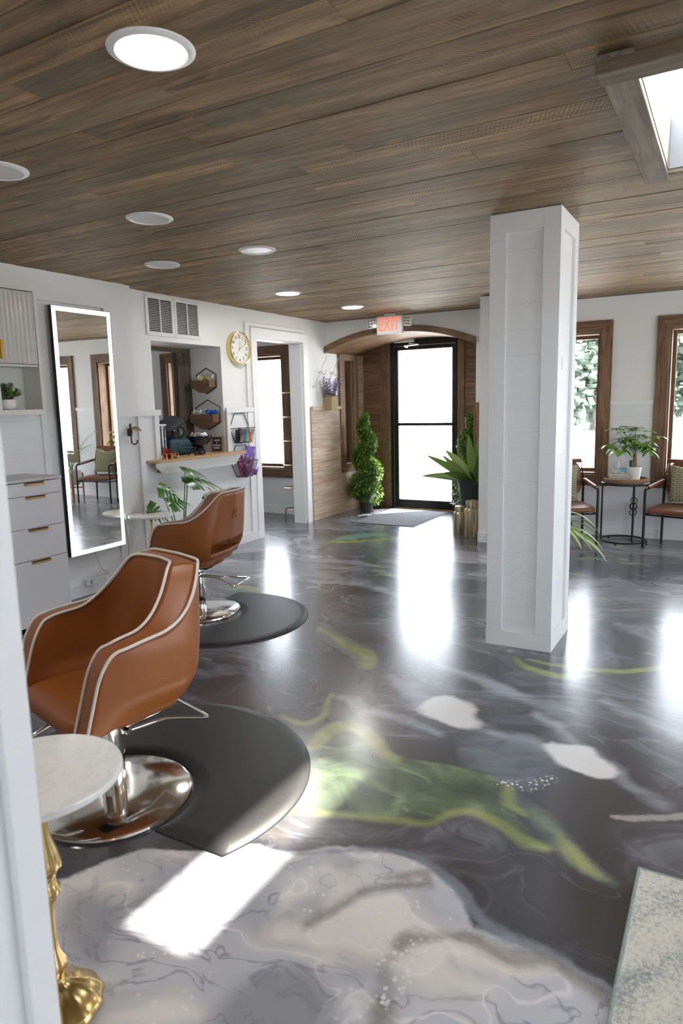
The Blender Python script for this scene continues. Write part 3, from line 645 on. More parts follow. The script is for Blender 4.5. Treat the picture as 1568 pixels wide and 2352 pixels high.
# ============================================================ THINGS
LEA=NT('tan_leather'); p=LEA.P()
LEA.bump(LEA.M('ADD',LEA.voro(p,420),LEA.M('MULTIPLY',LEA.noise(p,6,3),1.5)),.06,.002)
LEA=LEA.out(LEA.mix(LEA.noise(p,3,3),(.25,.072,.013),(.32,.098,.020)),.42)
PIPE=simple('cream_piping',(.70,.66,.60),.5)
RUB=NT('rubber_mat'); p=RUB.P(); RUB.bump(RUB.noise(p,260,2),.12,.001); RUB=RUB.out(RUB.mix(RUB.noise(p,5,3),(.020,.020,.022),(.03,.03,.032)),.48)
def marble(name):
    n=NT(name); P=n.P(); w_=n.V('ADD',P,n.V('SCALE',n.V('SUBTRACT',n.noise(P,5,3,col=True),(.5,.5,.5)),sc=.25))
    v=n.M('ABSOLUTE',n.M('SUBTRACT',n.noise(w_,6,4,.6,1),.5)); c=n.mix(n.mp(v,0,.05,.22,0,True),(.86,.85,.835),(.62,.62,.63))
    c=n.mix(n.mp(n.noise(w_,14,4),.6,.75,0,.25),c,(.62,.61,.60)); return n.out(c,.18)
MARB=marble('white_marble')

# ---- salon chair -------------------------------------------------
def chair_plan(u,g=0.0):
    # u 0..1 from right arm front, round the back, to left arm front ; returns unit-ish xy for outer shell
    k=abs(2*u-1); sx=1 if u<.5 else -1
    a=.302-g; b=.265-g; rc=.135
    # straight arm from y=-.24 to y=b-rc, quarter corner, then straight back
    L1=(b-rc)+.225; L2=PI/2*rc; L3=a-rc; Lt=L1+L2+L3; s=(1-k)*Lt
    if s<L1: return (sx*(a+.012*math.sin(PI*s/L1)),-.228+s)
    if s<L1+L2:
        t=(s-L1)/rc; return (sx*(a-rc+rc*math.cos(t)),b-rc+rc*math.sin(t))
    return (sx*(a-rc-(s-L1-L2)),b+.012*(s-L1-L2)/L3)
def sstep(a,b,x):
    t=min(1,max(0,(x-a)/(b-a))); return t*t*(3-2*t)
def rim_z(u):
    k=1-abs(2*u-1)   # 0 at the arm front, 1 mid back
    z=.672+.02*min(1,k/.38)
    q_=max(0,min(1,(k-.40)/.29)); e_=q_**1.9; z+= .190*(e_ if q_<.9 else e_-(e_-1)*sstep(.9,1.0,q_)*1.0)
    z-= .06*max(0,1-k/.045)**2.4
    return z
def bot_z(u):
    k=1-abs(2*u-1); return .398+.012*sstep(0,.5,k)
def shell_pt(u,v,inner):
    zt,zb=rim_z(u),bot_z(u); z=zb+(zt-zb)*(1-v)
    k=1-abs(2*u-1); g=.082 if inner else 0
    x,y=chair_plan(u,g)
    # arm front slants back upward
    fr=(1-sstep(0,.35,k)); y+= fr*(z-.385)*.30
    # tuck under the seat
    tuck=sstep(.52,.37,z) if not inner else sstep(.50,.38,z)*.75
    tuck*=sstep(0,.3,k)
    x*=1-.20*tuck; y=y*(1-.20*tuck) if y>0 else y*(1-.04*tuck)
    # back leans away
    y+= sstep(.35,.8,k)*max(0,z-.5)*.16
    x*=1+sstep(.0,.5,k)*max(0,z-.64)*-.72
    return (x,y,z)
def chair_shell():
    NU,NV=72,16; m=MB(); idx={}; V=[]
    for i in range(NU+1):
        for j in range(NV+1):
            for s in (0,1): idx[i,j,s]=len(V); V.append(shell_pt(i/NU,j/NV,s))
    def keep(i,j):
        if i<0 or j<0 or i>=NU or j>=NV: return False
        k=1-abs(2*(i+.5)/NU-1)
        z=shell_pt((i+.5)/NU,(j+.5)/NV,0)[2]
        lim=.50-.045*(1-sstep(.55,.75,k)); return not (k>.70 and .455<z<.515)
    F=[]
    for i in range(NU):
        for j in range(NV):
            if not keep(i,j): continue
            F.append((idx[i,j,0],idx[i,j+1,0],idx[i+1,j+1,0],idx[i+1,j,0]))
            F.append((idx[i,j,1],idx[i+1,j,1],idx[i+1,j+1,1],idx[i,j+1,1]))
            if not keep(i-1,j): F.append((idx[i,j,0],idx[i,j,1],idx[i,j+1,1],idx[i,j+1,0]))
            if not keep(i+1,j): F.append((idx[i+1,j,0],idx[i+1,j+1,0],idx[i+1,j+1,1],idx[i+1,j,1]))
            if not keep(i,j-1): F.append((idx[i,j,0],idx[i+1,j,0],idx[i+1,j,1],idx[i,j,1]))
            if not keep(i,j+1): F.append((idx[i,j+1,0],idx[i,j+1,1],idx[i+1,j+1,1],idx[i+1,j+1,0]))
    m.add(V,F,.5,True); return m
def chair_piping():
    m=MB()
    for s in (0,1):
        P=[shell_pt(0,1-j/12,s) for j in range(12)]+[shell_pt(i/90,0,s) for i in range(91)]+[shell_pt(1,j/12,s) for j in range(1,13)]
        # ease the corners
        V=[Vector(p) for p in P]
        for _ in range(3): V=[V[0]]+[(V[i-1]+V[i]*2+V[i+1])/4 for i in range(1,len(V)-1)]+[V[-1]]
        m.tube(V,.0055,8)
    for u in (0,1):
        a,b=Vector(shell_pt(u,1,0)),Vector(shell_pt(u,1,1)); c=(a+b)/2+Vector((0,-.002,-.02))
        m.tube(bz([a,a*.75+b*.25+Vector((0,0,-.014)),c,b*.75+a*.25+Vector((0,0,-.014)),b],5),.0055,8)
    return m
def superbox(m,x0,x1,y0,y1,z0,z1,e=4,n=28,rnd=.5,taper=0,crown=0):
    cx,cy,cz=(x0+x1)/2,(y0+y1)/2,(z0+z1)/2; a,b,c=(x1-x0)/2,(y1-y0)/2,(z1-z0)/2; V=[];F=[]
    sg=lambda t,p:math.copysign(abs(t)**p,t)
    rows=14
    for i in range(rows+1):
        ph=-PI/2+PI*i/rows; cz_=sg(math.cos(ph),2/3.2); sz=sg(math.sin(ph),2/3.2)
        for k in range(n):
            th=2*PI*k/n; x=a*cz_*sg(math.cos(th),2/e); y=b*cz_*sg(math.sin(th),2/e); z=c*sz
            if crown: z+= crown*(1-(x/a)**2)*(1-(y/b)**2)*(1 if sz>0 else 0)
            V.append((cx+x*(1-taper*(y/b)),cy+y,cz+z))
    for i in range(rows):
        for k in range(n): k2=(k+1)%n; F.append((i*n+k,i*n+k2,(i+1)*n+k2,(i+1)*n+k))
    return m.add(V,F,rnd,True)
def make_salon_chair(label):
    t=thing('salon_chair',label,'salon chair')
    chair_shell().build('bucket_shell',LEA,t,sub=1)
    chair_piping().build('piping',PIPE,t)
    m=superbox(MB(),-.228,.228,-.236,.19,.352,.472,e=9,crown=.006); m.build('seat_cushion',LEA,t,sub=1)
    m=MB().lathe([(.0,.335),(.12,.335),(.19,.36),(.21,.40),(.2,.43),(0,.44)],32); m.xf(T(0,-.01,0)@Matrix.Scale(1.05,4,(1,0,0))); m.build('seat_pan',LEA,t)
    # embossed mark on the back
    mk=text_mb('M',.034,.0012); mk.xf(T(0,0,.008)@RX)
    b=text_mb('—',.03,.001); b.xf(T(0,0,-.016)@RX); mk.add(b.v,b.f,.5)
    for (a0,a1,b0,b1) in ((-.028,.028,.030,.0325),(-.028,.028,-.0325,-.030),(-.0305,-.028,-.0325,.0325),(.028,.0305,-.0325,.0325)): mk.box(a0,a1,-.0012,.0012,b0,b1,.5)
    y0=shell_pt(.5,.3,0); zc=.72; vv=(rim_z(.5)-zc)/(rim_z(.5)-bot_z(.5)); pb=Vector(shell_pt(.5,vv,0))
    tl=math.atan(.16)
    mk.xf(T(pb.x+.0,pb.y+.0015,zc)@Matrix.Rotation(-tl,4,'X')@RZ(PI)); mk.build('embossed_mark',LEA,t)
    # hydraulic column and chrome disc
    MB().lathe([(.0,.0),(.285,.0),(.288,.006),(.286,.013),(.275,.019),(.10,.026),(.062,.028),(0,.028)],72).build('base_disc',DISC,t)
    MB().lathe([(.046,.026),(.046,.17),(.049,.172),(.049,.178),(.046,.18),(.046,.262),(.050,.264),(.050,.290),(.046,.292),(.030,.293),(.030,.34)],40).build('hydraulic_column',CHROME,t)
    q=MB().tube([(.03,.03,.275),(.075,.04,.272)],.012,12)
    P=[(.06,.02,.272),(.055,.20,.262),(.12,.33,.238),(.125,.345,.236),(.115,.352,.236),(-.10,.352,.24),(-.112,.345,.24),(-.10,.33,.242),(-.005,.20,.262),(.03,.03,.272)]
    q.tube(P,.0065,10)
    q.build('pump_bar',CHROME,t)
    q=MB().box(-.05,.05,-.10,.10,.318,.336); q.build('seat_plate',BLACKM,t,.004)
    q=MB().tube([(-.09,-.16,.33),(-.10,-.25,.30),(-.12,-.33,.16),(-.12,-.40,.13),(.12,-.40,.13),(.12,-.33,.16),(.10,-.25,.30),(.09,-.16,.33)],.009,10); q.build('footrest',CHROME,t)
    return t
DISC=NT('polished_steel_disc'); p=DISC.P(); x,y,z=DISC.sep(p)
rad=DISC.V('LENGTH',DISC.comb(x,y,0)); DISC.bump(DISC.noise(DISC.comb(DISC.M('MULTIPLY',rad,160),0,0),2,2),.03,.0006); DISC=DISC.out((.80,.79,.76),.11,1)
ch=make_salon_chair('near tan leather salon chair with white piping, seen from its open front'); ch.location=(-1.945,1.635,0); ch.rotation_euler.z=math.radians(-15); ch['group']='tan salon chairs on round chrome bases'
c2=copy_tree(ch); c2.location=(-3.235,3.60,0); c2.rotation_euler.z=math.radians(-79); c2['label']='farther tan leather salon chair, seen from behind, facing the lit mirror'
# ---- floor mats
def mat_mesh(R0=.64,cut=-.262,nc=(0,-.18),nr=.30):
    # round mat with a straight front edge and a notch for the chair base, bevelled rim
    N=160; out=[]
    for k in range(N):
        a=2*PI*k/N; x,y=R0*math.cos(a),R0*math.sin(a)
        out.append((x,y))
    def inside(x,y): return x*x+y*y<=R0*R0 and y>=cut and (x-nc[0])**2+(y-nc[1])**2>=nr*nr
    # outline, recomputed analytically for every inset
    def ring(d):
        R1,c1,n1=R0-d,cut+d,nr+d; a0=math.asin(c1/R1); b0=math.asin((c1-nc[1])/n1); P=[]
        for k in range(101): a=a0+(PI-2*a0)*k/100; P.append((R1*math.cos(a),R1*math.sin(a)))
        xl=-R1*math.cos(a0); xr=-n1*math.cos(b0)
        for k in range(1,8): P.append((xl+(xr-xl)*k/8,c1))
        for k in range(61): a=(PI-b0)-(PI-2*b0)*k/60; P.append((nc[0]+n1*math.cos(a),nc[1]+n1*math.sin(a)))
        xl=n1*math.cos(b0); xr=R1*math.cos(a0)
        for k in range(1,8): P.append((xl+(xr-xl)*k/8,c1))
        return P
    P=ring(0); rings=[(ring(0),.001),(ring(.004),.006),(ring(.035),.0165),(ring(.055),.019)]
    n=len(P); V=[(x,y,0) for x,y in rings[0][0]]+[(x,y,z) for r,z in rings for x,y in r]; F=[]
    for l in range(4):
        for i in range(n): j=(i+1)%n; F.append((l*n+i,l*n+j,(l+1)*n+j,(l+1)*n+i))
    F.append([4*n+i for i in range(n)])
    return MB().add(V,F,.5)
o=mat_mesh().build('salon_floor_mat',RUB,smooth=False); tag(o,'black round anti-fatigue mat under the near salon chair, partly in a sun patch','mat','black round salon mats'); o.location=(-1.95,1.812,0.0005); o.scale=(1.015,1.015,1)
for p_ in o.data.polygons: p_.use_smooth=len(p_.vertices)==4
o2=o.copy(); S.collection.objects.link(o2); o2.location=(-3.0,3.545,.0005); o2.rotation_euler.z=math.radians(-86); o2['label']='black round anti-fatigue mat under the farther salon chair'
o2.scale=(.945,.945,1)

# ---- marble side tables on brass pedestals
def make_table(label):
    t=thing('marble_side_table',label,'side table',group='marble side tables on fluted brass stems')
    MB().lathe([(0,.60),(.183,.60),(.191,.604),(.193,.612),(.19,.619),(.184,.621),(0,.621)],72).build('marble_top',MARB,t)
    MB().lathe([(0,.0),(.098,.0),(.104,.004),(.104,.012),(.098,.02),(.07,.047),(.04,.062),(.022,.070),(.016,.08),(.018,.088)],64,flute=(12,.02)).build('base_dome',BRASS,t)
    st=[(.018,.086),(.024,.10),(.0275,.113),(.026,.125),(.014,.15),(.0095,.18),(.0088,.24),(.011,.28),(.018,.297),(.028,.31),(.029,.322),(.022,.335),(.018,.35),(.024,.366),(.034,.378),(.035,.392),(.028,.42),(.016,.46),(.011,.50),(.012,.56),(.03,.59),(.05,.60)]
    MB().lathe(st,60,flute=(10,.07)).build('fluted_stem',BRASS,t); return t
t=make_table('near round white marble table on a fluted brass stem, cut off by the half wall'); t.location=(-1.355,.92,0)
t2=copy_tree(t); t2.location=(-4.150,4.085,0); t2.scale=(.96,.96,.926); t2['label']='farther round white marble table beside the lit mirror'

# ---- station cabinets
CAB=simple('pale_grey_lacquer',(.69,.68,.71),.3,var=.01); CABT=simple('grey_counter_top',(.56,.56,.57),.35,var=.02)
t=thing('drawer_cabinet','white drawer cabinet with slim brass pulls below the wall cabinet','cabinet',(-4.15,2.78,0))
cx_,cy_=-4.15,2.78
def Q(m): return m.xf(T(-cx_,-cy_,0))
Q(MB().box(-4.325,-3.975,2.46,3.085,.03,.985)).build('body',CAB,t,.002)
Q(MB().box(-4.348,-3.955,2.45,3.10,.99,1.008)).build('top',CABT,t,.002)
for (z0,z1) in ((.902,.985),(.688,.896),(.474,.682),(.03,.468)):
    d=Q(MB().box(-3.975,-3.955,2.455,3.09,z0,z1)).build('drawer',CAB,t,.0015)
    q=Q(MB().box(-3.957,-3.930,2.807,2.94,z1-.006,z1-.001).box(-3.934,-3.930,2.807,2.94,z1-.02,z1-.001)).build('pull',BRASSL,t); q.parent=d
CABW=simple('white_lacquer',(.74,.735,.70),.35,var=.01)
t=thing('wall_cabinet','wall cabinet with a fluted door over an open cubby','cabinet',(-4.26,2.9,1.42)); cx_,cy_=-4.26,2.9
def Q(m): return m.xf(T(-cx_,-cy_,-1.42))
m=MB().box(-4.36,-4.165,3.16,3.178,1.42,2.26).box(-4.36,-4.165,2.3,3.16,2.242,2.26).box(-4.36,-4.165,2.3,3.16,1.42,1.455).box(-4.36,-4.18,2.3,3.16,1.742,1.757).box(-4.36,-4.35,2.3,3.16,1.455,2.242)
m.box(-4.35,-4.165,2.835,2.856,1.455,1.745).box(-4.35,-4.165,2.3,2.318,1.42,2.26)
Q(m).build('carcass',CABW,t,.001)
# fluted door
n=160; V=[];F=[]; ya,yb=2.50,3.155
for k in range(n+1):
    y=ya+(yb-ya)*k/n; x=-4.172+.007*abs(math.sin(PI*(y-ya)/.0335))
    V+=[(x,y,1.76),(x,y,2.236)]
for k in range(n): F.append((2*k,2*k+2,2*k+3,2*k+1))
m=MB().add(V,F,.5,True); m.box(-4.19,-4.175,ya,yb,1.76,2.236); Q(m).build('fluted_door',simple('fluted_acrylic',(.62,.60,.58),.12,var=.02),t)
Q(MB().box(-4.165,-4.145,2.875,2.893,1.785,1.91)).build('pull',simple('amber_brass',(.65,.32,.04),.3,.8),t,.004)
# small planter in the cubby
LEAFD=[]
def leafm(name,c1,c2,rough=.45,tr=.12):
    n=NT(name); P=n.P(); r=n.attr(); c=n.mix(r,c1,c2); c=n.mix(n.M('MULTIPLY',n.noise(P,25,2),.4),c,tuple(q*1.4 for q in c2)); return n.out(c,rough,Transmission_Weight=0,Subsurface_Weight=0)
GD=leafm('leaf_dark_green',(.03,.075,.025),(.07,.15,.035)); GM=leafm('leaf_mid_green',(.06,.17,.03),(.14,.30,.04)); GL=leafm('leaf_light_green',(.20,.36,.06),(.36,.50,.10))
GS=leafm('leaf_sage',(.10,.16,.07),(.22,.30,.13))
def leaf(m,base,d,L,W,droop=.3,fold=.25,n=7,up=(0,0,1),rnd=None,shape=None,twist=0):
    d=Vector(d).normalized(); u=Vector(up); s=d.cross(u)
    if s.length<1e-3: s=Vector((1,0,0))
    s.normalize(); u=s.cross(d).normalized()
    if twist: q=Matrix.Rotation(twist,3,d); s=q@s; u=q@u
    V=[];F=[]; p=Vector(base); dd=d.copy(); st=L/n
    for i in range(n+1):
        t=i/n; w_=(shape(t) if shape else math.sin(PI*min(1,t*.97+.015)**.8)**.8)*W/2
        uu=s.cross(dd).normalized()
        V+=[p+s*w_+uu*w_*fold,p.copy(),p-s*w_+uu*w_*fold]
        dd=(dd-Vector((0,0,1))*droop/n).normalized(); p=p+dd*st
    for i in range(n):
        a=3*i; F+=[(a,a+1,a+4,a+3),(a+1,a+2,a+5,a+4)]
    return m.add(V,F,R_.random() if rnd is None else rnd,True)
def rdir(q,zmin=-1,zmax=1):
    z=q.uniform(zmin,zmax); a=q.uniform(0,2*PI); r=math.sqrt(max(0,1-z*z)); return Vector((r*math.cos(a),r*math.sin(a),z))
def bushy(q,c,rad,n,L,W,zmin=-.2):
    m=MB()
    for k in range(n):
        d=rdir(q,zmin); p=Vector(c)+Vector((d.x*rad[0],d.y*rad[1],d.z*rad[2]))*q.uniform(.5,1); leaf(m,p,(d+rdir(q)*.8).normalized(),L*q.uniform(.6,1.2),W*q.uniform(.7,1.2),.3,n=3)
    return m
q=random.Random(3)
t=thing('cubby_planter','small green succulent in a white face pot in the wall cabinet cubby','potted plant',(-4.25,2.95,1.455))
MB().lathe([(0,0),(.035,0),(.052,.015),(.058,.04),(.055,.068),(.051,.07),(.05,.06),(0,.055)],32).build('pot',WHITEG,t)
m=MB()
for k in range(20):
    d=rdir(q,.3,1); P=bz([(0,0,.06),Vector((0,0,.08))+d*.04,Vector((0,0,.085))+Vector((d.x*.085,d.y*.085,d.z*.085))],3); m.tube(P,.002,5)
    for p_ in P[2:]:
        for j in range(5): leaf(m,p_,rdir(q),.026,.022,.1,n=2)
m.build('foliage',GS,t)
m=MB().lathe([(.0,-.015),(.014,-.008),(.016,.005),(.008,.02),(0,.022)],12); m.xf(T(.05,.01,.045)@Matrix.Rotation(PI/2,4,'Y')@Matrix.Scale(.25,4,(0,0,1))); m.build('painted_face',simple('peach_glaze',(.75,.42,.24),.5),t)
# ---- LED mirror
t=thing('lit_mirror','tall rectangular wall mirror with a glowing white border and black edge','mirror',(-4.335,3.66,.335))
def Q(m): return m.xf(T(4.335,-3.66,-.335))
my0,my1,mz0,mz1=3.393,3.935,.335,2.195
Q(MB().box(-4.335,-4.302,my0,my1,mz0,mz1)).build('frame',BLACKM,t,.002)
bw=.032
Q(MB().box(-4.3015,-4.2995,my0+.004+bw,my1-.004-bw,mz0+.004+bw,mz1-.004-bw)).build('mirror_glass',MIRR,t)
Q(MB().box(-4.3015,-4.2995,my0+.004,my0+.004+bw,mz0+.004,mz1-.004).box(-4.3015,-4.2995,my1-.004-bw,my1-.004,mz0+.004,mz1-.004).box(-4.3015,-4.2995,my0+.004+bw,my1-.004-bw,mz1-.004-bw,mz1-.004).box(-4.3015,-4.2995,my0+.004+bw,my1-.004-bw,mz0+.004,mz0+.004+bw)).build('light_border',emis('led_white',(.97,.98,1),2.2),t)
t.rotation_euler=(0,math.radians(.4),0)
# cords, outlet strip, outlet box
CORD=simple('grey_cord',(.45,.45,.46),.5)
tag(MB().tube(bz([(-4.33,3.636,.338),(-4.325,3.66,.25),(-4.325,3.70,.17),(-4.32,3.755,.145),(-4.32,3.69,.17),(-4.31,3.62,.14),(-4.30,3.645,.115)],6),.002,6).build('looped_cable',CORD),'thin grey cord looping from the lit mirror down to the outlet strip','cable')
tag(MB().tube(bz([(-4.335,3.955,.55),(-4.32,3.965,.48),(-4.325,3.985,.36),(-4.32,3.97,.22),(-4.32,3.90,.10)],6),.0035,6).build('hanging_cable',CORD),'grey cord hanging from the white outlet box by the mirror','cable')
t=thing('outlet_strip','white outlet strip lying at the baseboard under the lit mirror','power strip',(-4.315,3.63,.08))
MB().box(-.02,.02,-.12,.12,0,.055).build('body',PLAST,t,.004)
for z in (.014,.026,.038): MB().box(.0195,.021,-.085,-.07,z,z+.006).build('usb_port',BLACKR,t)
for y in (.0,.05,): MB().box(.0195,.021,y,y+.016,.018,.022).build('socket',BLACKR,t)
MB().box(.02,.045,.045,.075,.015,.04).build('plug',PLAST,t,.003)
t=thing('outlet_box','white outlet box on the wall between the lit mirror and the marble table','outlet',(-4.33,3.965,.55))
MB().box(-.01,.03,-.03,.035,0,.11).build('cover',PLAST,t,.004); MB().box(.03,.045,-.025,.03,-.005,.045).build('plug',PLAST,t,.004)

# ---- bee hook
BRZ=simple('aged_bronze',(.10,.075,.045),.42,.85,var=.4)
t=thing('bee_hook','bronze bee-shaped coat hook on the white boards right of the mirror','hook',(-4.33,4.075,1.17))
m=MB().lathe([(0,.0),(.006,.01),(.011,.03),(.012,.045),(.009,.052),(.014,.062),(.015,.075),(.012,.088),(.008,.094),(.011,.10),(.011,.112),(.006,.12),(0,.122)],16,c=(.03,0,.03)); m.build('body',BRZ,t)
m=MB()
for sy in (-1,1):
    leaf(m,(.035,sy*.008,.112),(.15,1,-.05) if sy>0 else (.25,-.5,-.9),.10 if sy>0 else .06,.042,.3,.1,n=8,up=(1,-.5,.5))
m.build('wings',BRZ,t)
MB().tube(bz([(.03,0,.035),(.03,.002,.012),(.034,.006,-.012),(.05,.02,-.018),(.062,.035,0),(.06,.036,.016)],6),[.007]*12+[.006]*19,10).build('hook',BRZ,t)
m=MB()
for z in (.06,.08,.10): m.tube([(.03,-.018,z-.01),(.03,.018,z-.01)],.0025,6)
m.tube([(.033,-.004,.148),(.045,-.012,.165)],.0015,5).tube([(.033,.004,.148),(.045,.012,.165)],.0015,5); m.build('legs',BRZ,t)
MB().box(0,.03,-.012,.012,.05,.11).build('back_plate',BRZ,t,.003)

# ---- ceiling downlights
LIT=emis('lit_diffuser',(1,.98,.94),75.0); OFF=simple('frosted_diffuser',(.72,.72,.71),.4)
first=None
for (x,y,on,lab) in ((-1.475,1.575,1,'large lit round recessed light nearest the camera'),(-2.745,2.84,0,'unlit round recessed light above the lit mirror, seen nearer than its twin'),(-2.732,3.776,0,'dim round recessed light midway between the air vent and the white column'),
    (-3.547,3.767,0,'unlit round recessed light nearest the air vent'),(-3.546,5.346,1,'lit round recessed light near the wall clock'),(-3.526,6.519,1,'lit round recessed light nearest the exit sign'),(-2.72,1.95,0,'unlit round recessed light cut by the left edge of the photo')):
    t=thing('recessed_light',lab,'ceiling light',(x,y,H),group='recessed ceiling lights')
    MB().lathe([(.096,-.004),(.099,-.009),(.112,-.008),(.122,-.002),(.123,.003)],56,cap=False).build('trim_ring',PLAST,t)
    MB().lathe([(0,-.005),(.0965,-.005),(.0965,.0)],48).build('diffuser',LIT if on else OFF,t)
# ---- exit sign
t=thing('exit_sign','white exit sign with red letters and two square lamp heads hanging over the entrance','exit sign',(-3.445,7.27,2.21))
MB().box(-.16,.16,-.022,.022,0,.205).build('housing',PLAST,t,.008)
m=text_mb('EXIT',.182,.002,.0015,1.08); m.xf(T(0,-.024,.100)@Matrix.Scale(1.14,4,(0,0,1))@Matrix.Scale(.66,4,(1,0,0))@RX); m.build('letters',emis('exit_red',(1,.10,.04),1.15),t)
MB().box(-.065,.065,-.02,.02,.205,.228).build('mount',PLAST,t,.004)
for sx in (-1,1):
    h=MB().box(-.052,.052,-.018,.018,-.052,.052); h.xf(T(sx*.225,-.005,.13)@Matrix.Rotation(.12*sx,4,'Y')@RZ(-.25*sx)); o=h.build('lamp_head',PLAST,t,.012,3)
    g=MB()
    for i in (-1,0,1):
        for j in (-1,0,1):
            q_=MB().lathe([(.004,-.002),(.013,.001),(.013,.004)],10); q_.xf(T(i*.032,-.0215,j*.032)@Matrix.Rotation(PI/2,4,'X')); g.add(q_.v,q_.f,.5,True)
    g.xf(T(sx*.225,-.005,.13)@Matrix.Rotation(.12*sx,4,'Y')@RZ(-.25*sx)); o2_=g.build('reflectors',CHROME,t); o2_.parent=o
    MB().tube([(sx*.155,0,.12),(sx*.19,0,.125)],.012,10).build('arm',PLAST,t)
# ---- air vent
t=thing('air_vent','white double return-air grille high on the left wall above the hatch','vent',(-4.468,4.495,2.075))
W_,Hh=.70,.345
m=MB()
for (a,b) in ((0,.348),(.352,.70)):
    for (y0,y1,z0,z1) in ((a,a+.03,0,Hh),(b-.03,b,0,Hh),(a+.03,b-.03,0,.03),(a+.03,b-.03,Hh-.03,Hh),((a+b)/2-.006,(a+b)/2+.006,.03,Hh-.03)): m.box(0,.012,y0,y1,z0,z1)
m.build('frame',PLAST,t,.0015)
m=MB()
for (a,b) in ((.03,.168),(.18,.318),(.382,.52),(.532,.67)):
    for k in range(19):
        z=.036+k*.0148; m.prism([(.001,a,z),(.001,a,z+.0015),(.010,a,z-.0045),(.010,a,z-.006)],(0,b-a,0),.5)
m.build('louvres',PLAST,t)
MB().box(-.0005,.0005,.03,.67,.03,Hh-.03).build('dark_backing',BLACKR,t)
for y in (.015,.17,.333,.367,.53,.685):
    for z in (.014,Hh-.014): MB().tube([(.012,y,z),(.0135,y,z)],.0035,8).build('screw',CHROME,t)
# ---- wall clock
t=thing('wall_clock','round white wall clock with a gold rim and gold numerals','clock',(-4.468,5.752,2.025))
def face(m): return m.xf(Matrix.Rotation(PI/2,4,'Z')@Matrix.Rotation(PI/2,4,'X'))   # xy plane -> facing +X
q_=MB().lathe([(.150,0),(.166,.0),(.168,.004),(.168,.05),(.164,.056),(.159,.054),(.157,.034),(.157,.0)],72,cap=False); face(q_).build('rim',simple('polished_brass',(.80,.66,.25),.15,1,var=.02),t)
q_=MB().lathe([(0,.0),(.157,.0),(.157,.034),(0,.034)],64); face(q_).build('dial',simple('matte_dial',(.80,.80,.79),.7),t)
GP=simple('gold_print',(.40,.28,.12),.5)
for k in range(1,13):
    a=PI/2-2*PI*k/12; m=text_mb(str(k),.044,.0012,.0012,.85); m.xf(T(.116*math.cos(a),.116*math.sin(a),.0365)); face(m).build('numeral',GP,t)
q_=MB()
for k in range(60):
    a=2*PI*k/60; r0=.143 if k%5 else .140; w_=.0009 if k%5 else .002
    m=MB().box(r0,.15,-w_,w_,.034,.0355,.5); m.xf(RZ(a)); q_.add(m.v,m.f,.5)
face(q_).build('minute_marks',simple('grey_print',(.25,.25,.25),.5),t)
HND=simple('gold_hand',(.55,.38,.10),.4)
def hand(L,w_,deg,z):
    m=MB().prism([(-w_,-.02,z),(w_,-.02,z),(w_*.4,L,z),(-w_*.4,L,z)],(0,0,.0015),.5); return m.xf(RZ(math.radians(-deg)))
m=hand(.075,.0035,6,.038); face(m).build('hour_hand',HND,t)
m=hand(.108,.0028,62,.0405); face(m).build('minute_hand',HND,t)
m=hand(.09,.001,225,.043); face(m).build('second_hand',BRASSL,t)
m=MB().lathe([(0,.036),(.007,.036),(.007,.045),(0,.046)],16); face(m).build('hub',BRASSL,t)
m=MB().box(.072,.088,.098,.122,.0345,.036); m.xf(RZ(-.25)); face(m).build('red_sticker',simple('red_sticker',(.85,.12,.10),.5),t)
# ---- hatch counter
t=thing('hatch_counter','light wood ledge with a white bracket board under the wall hatch','counter',(-4.46,4.87,.94))
def Q(m): return m.xf(T(4.46,-4.87,-.94))
m=MB().prism([(-4.868,4.545,.965),(-4.47,4.545,.965),(-4.448,4.35,.965),(-4.33,4.35,.965),(-4.30,4.385,.965),(-4.30,5.62,.965),(-4.448,5.64,.965),(-4.47,5.485,.965),(-4.868,5.485,.965)],(0,0,.022),.3); Q(m)
m.build('ledge',wood('pine_ledge','y',(.42,.25,.11),(.58,.38,.19),(.68,.47,.26),.4,.1,False),t,.003)
m=MB().prism([(-4.37,4.40,.964),(-4.37,5.58,.964),(-4.37,5.58,.935),(-4.37,5.50,.862),(-4.37,4.48,.862),(-4.37,4.40,.925)],(.02,0,0),.5); Q(m); m.build('bracket_board',TRIM,t,.002)
Q(MB().box(-4.45,-4.37,4.5,4.52,.87,.964)).build('bracket',WOODY,t); Q(MB().box(-4.45,-4.37,5.42,5.44,.87,.964)).build('bracket',WOODY,t)
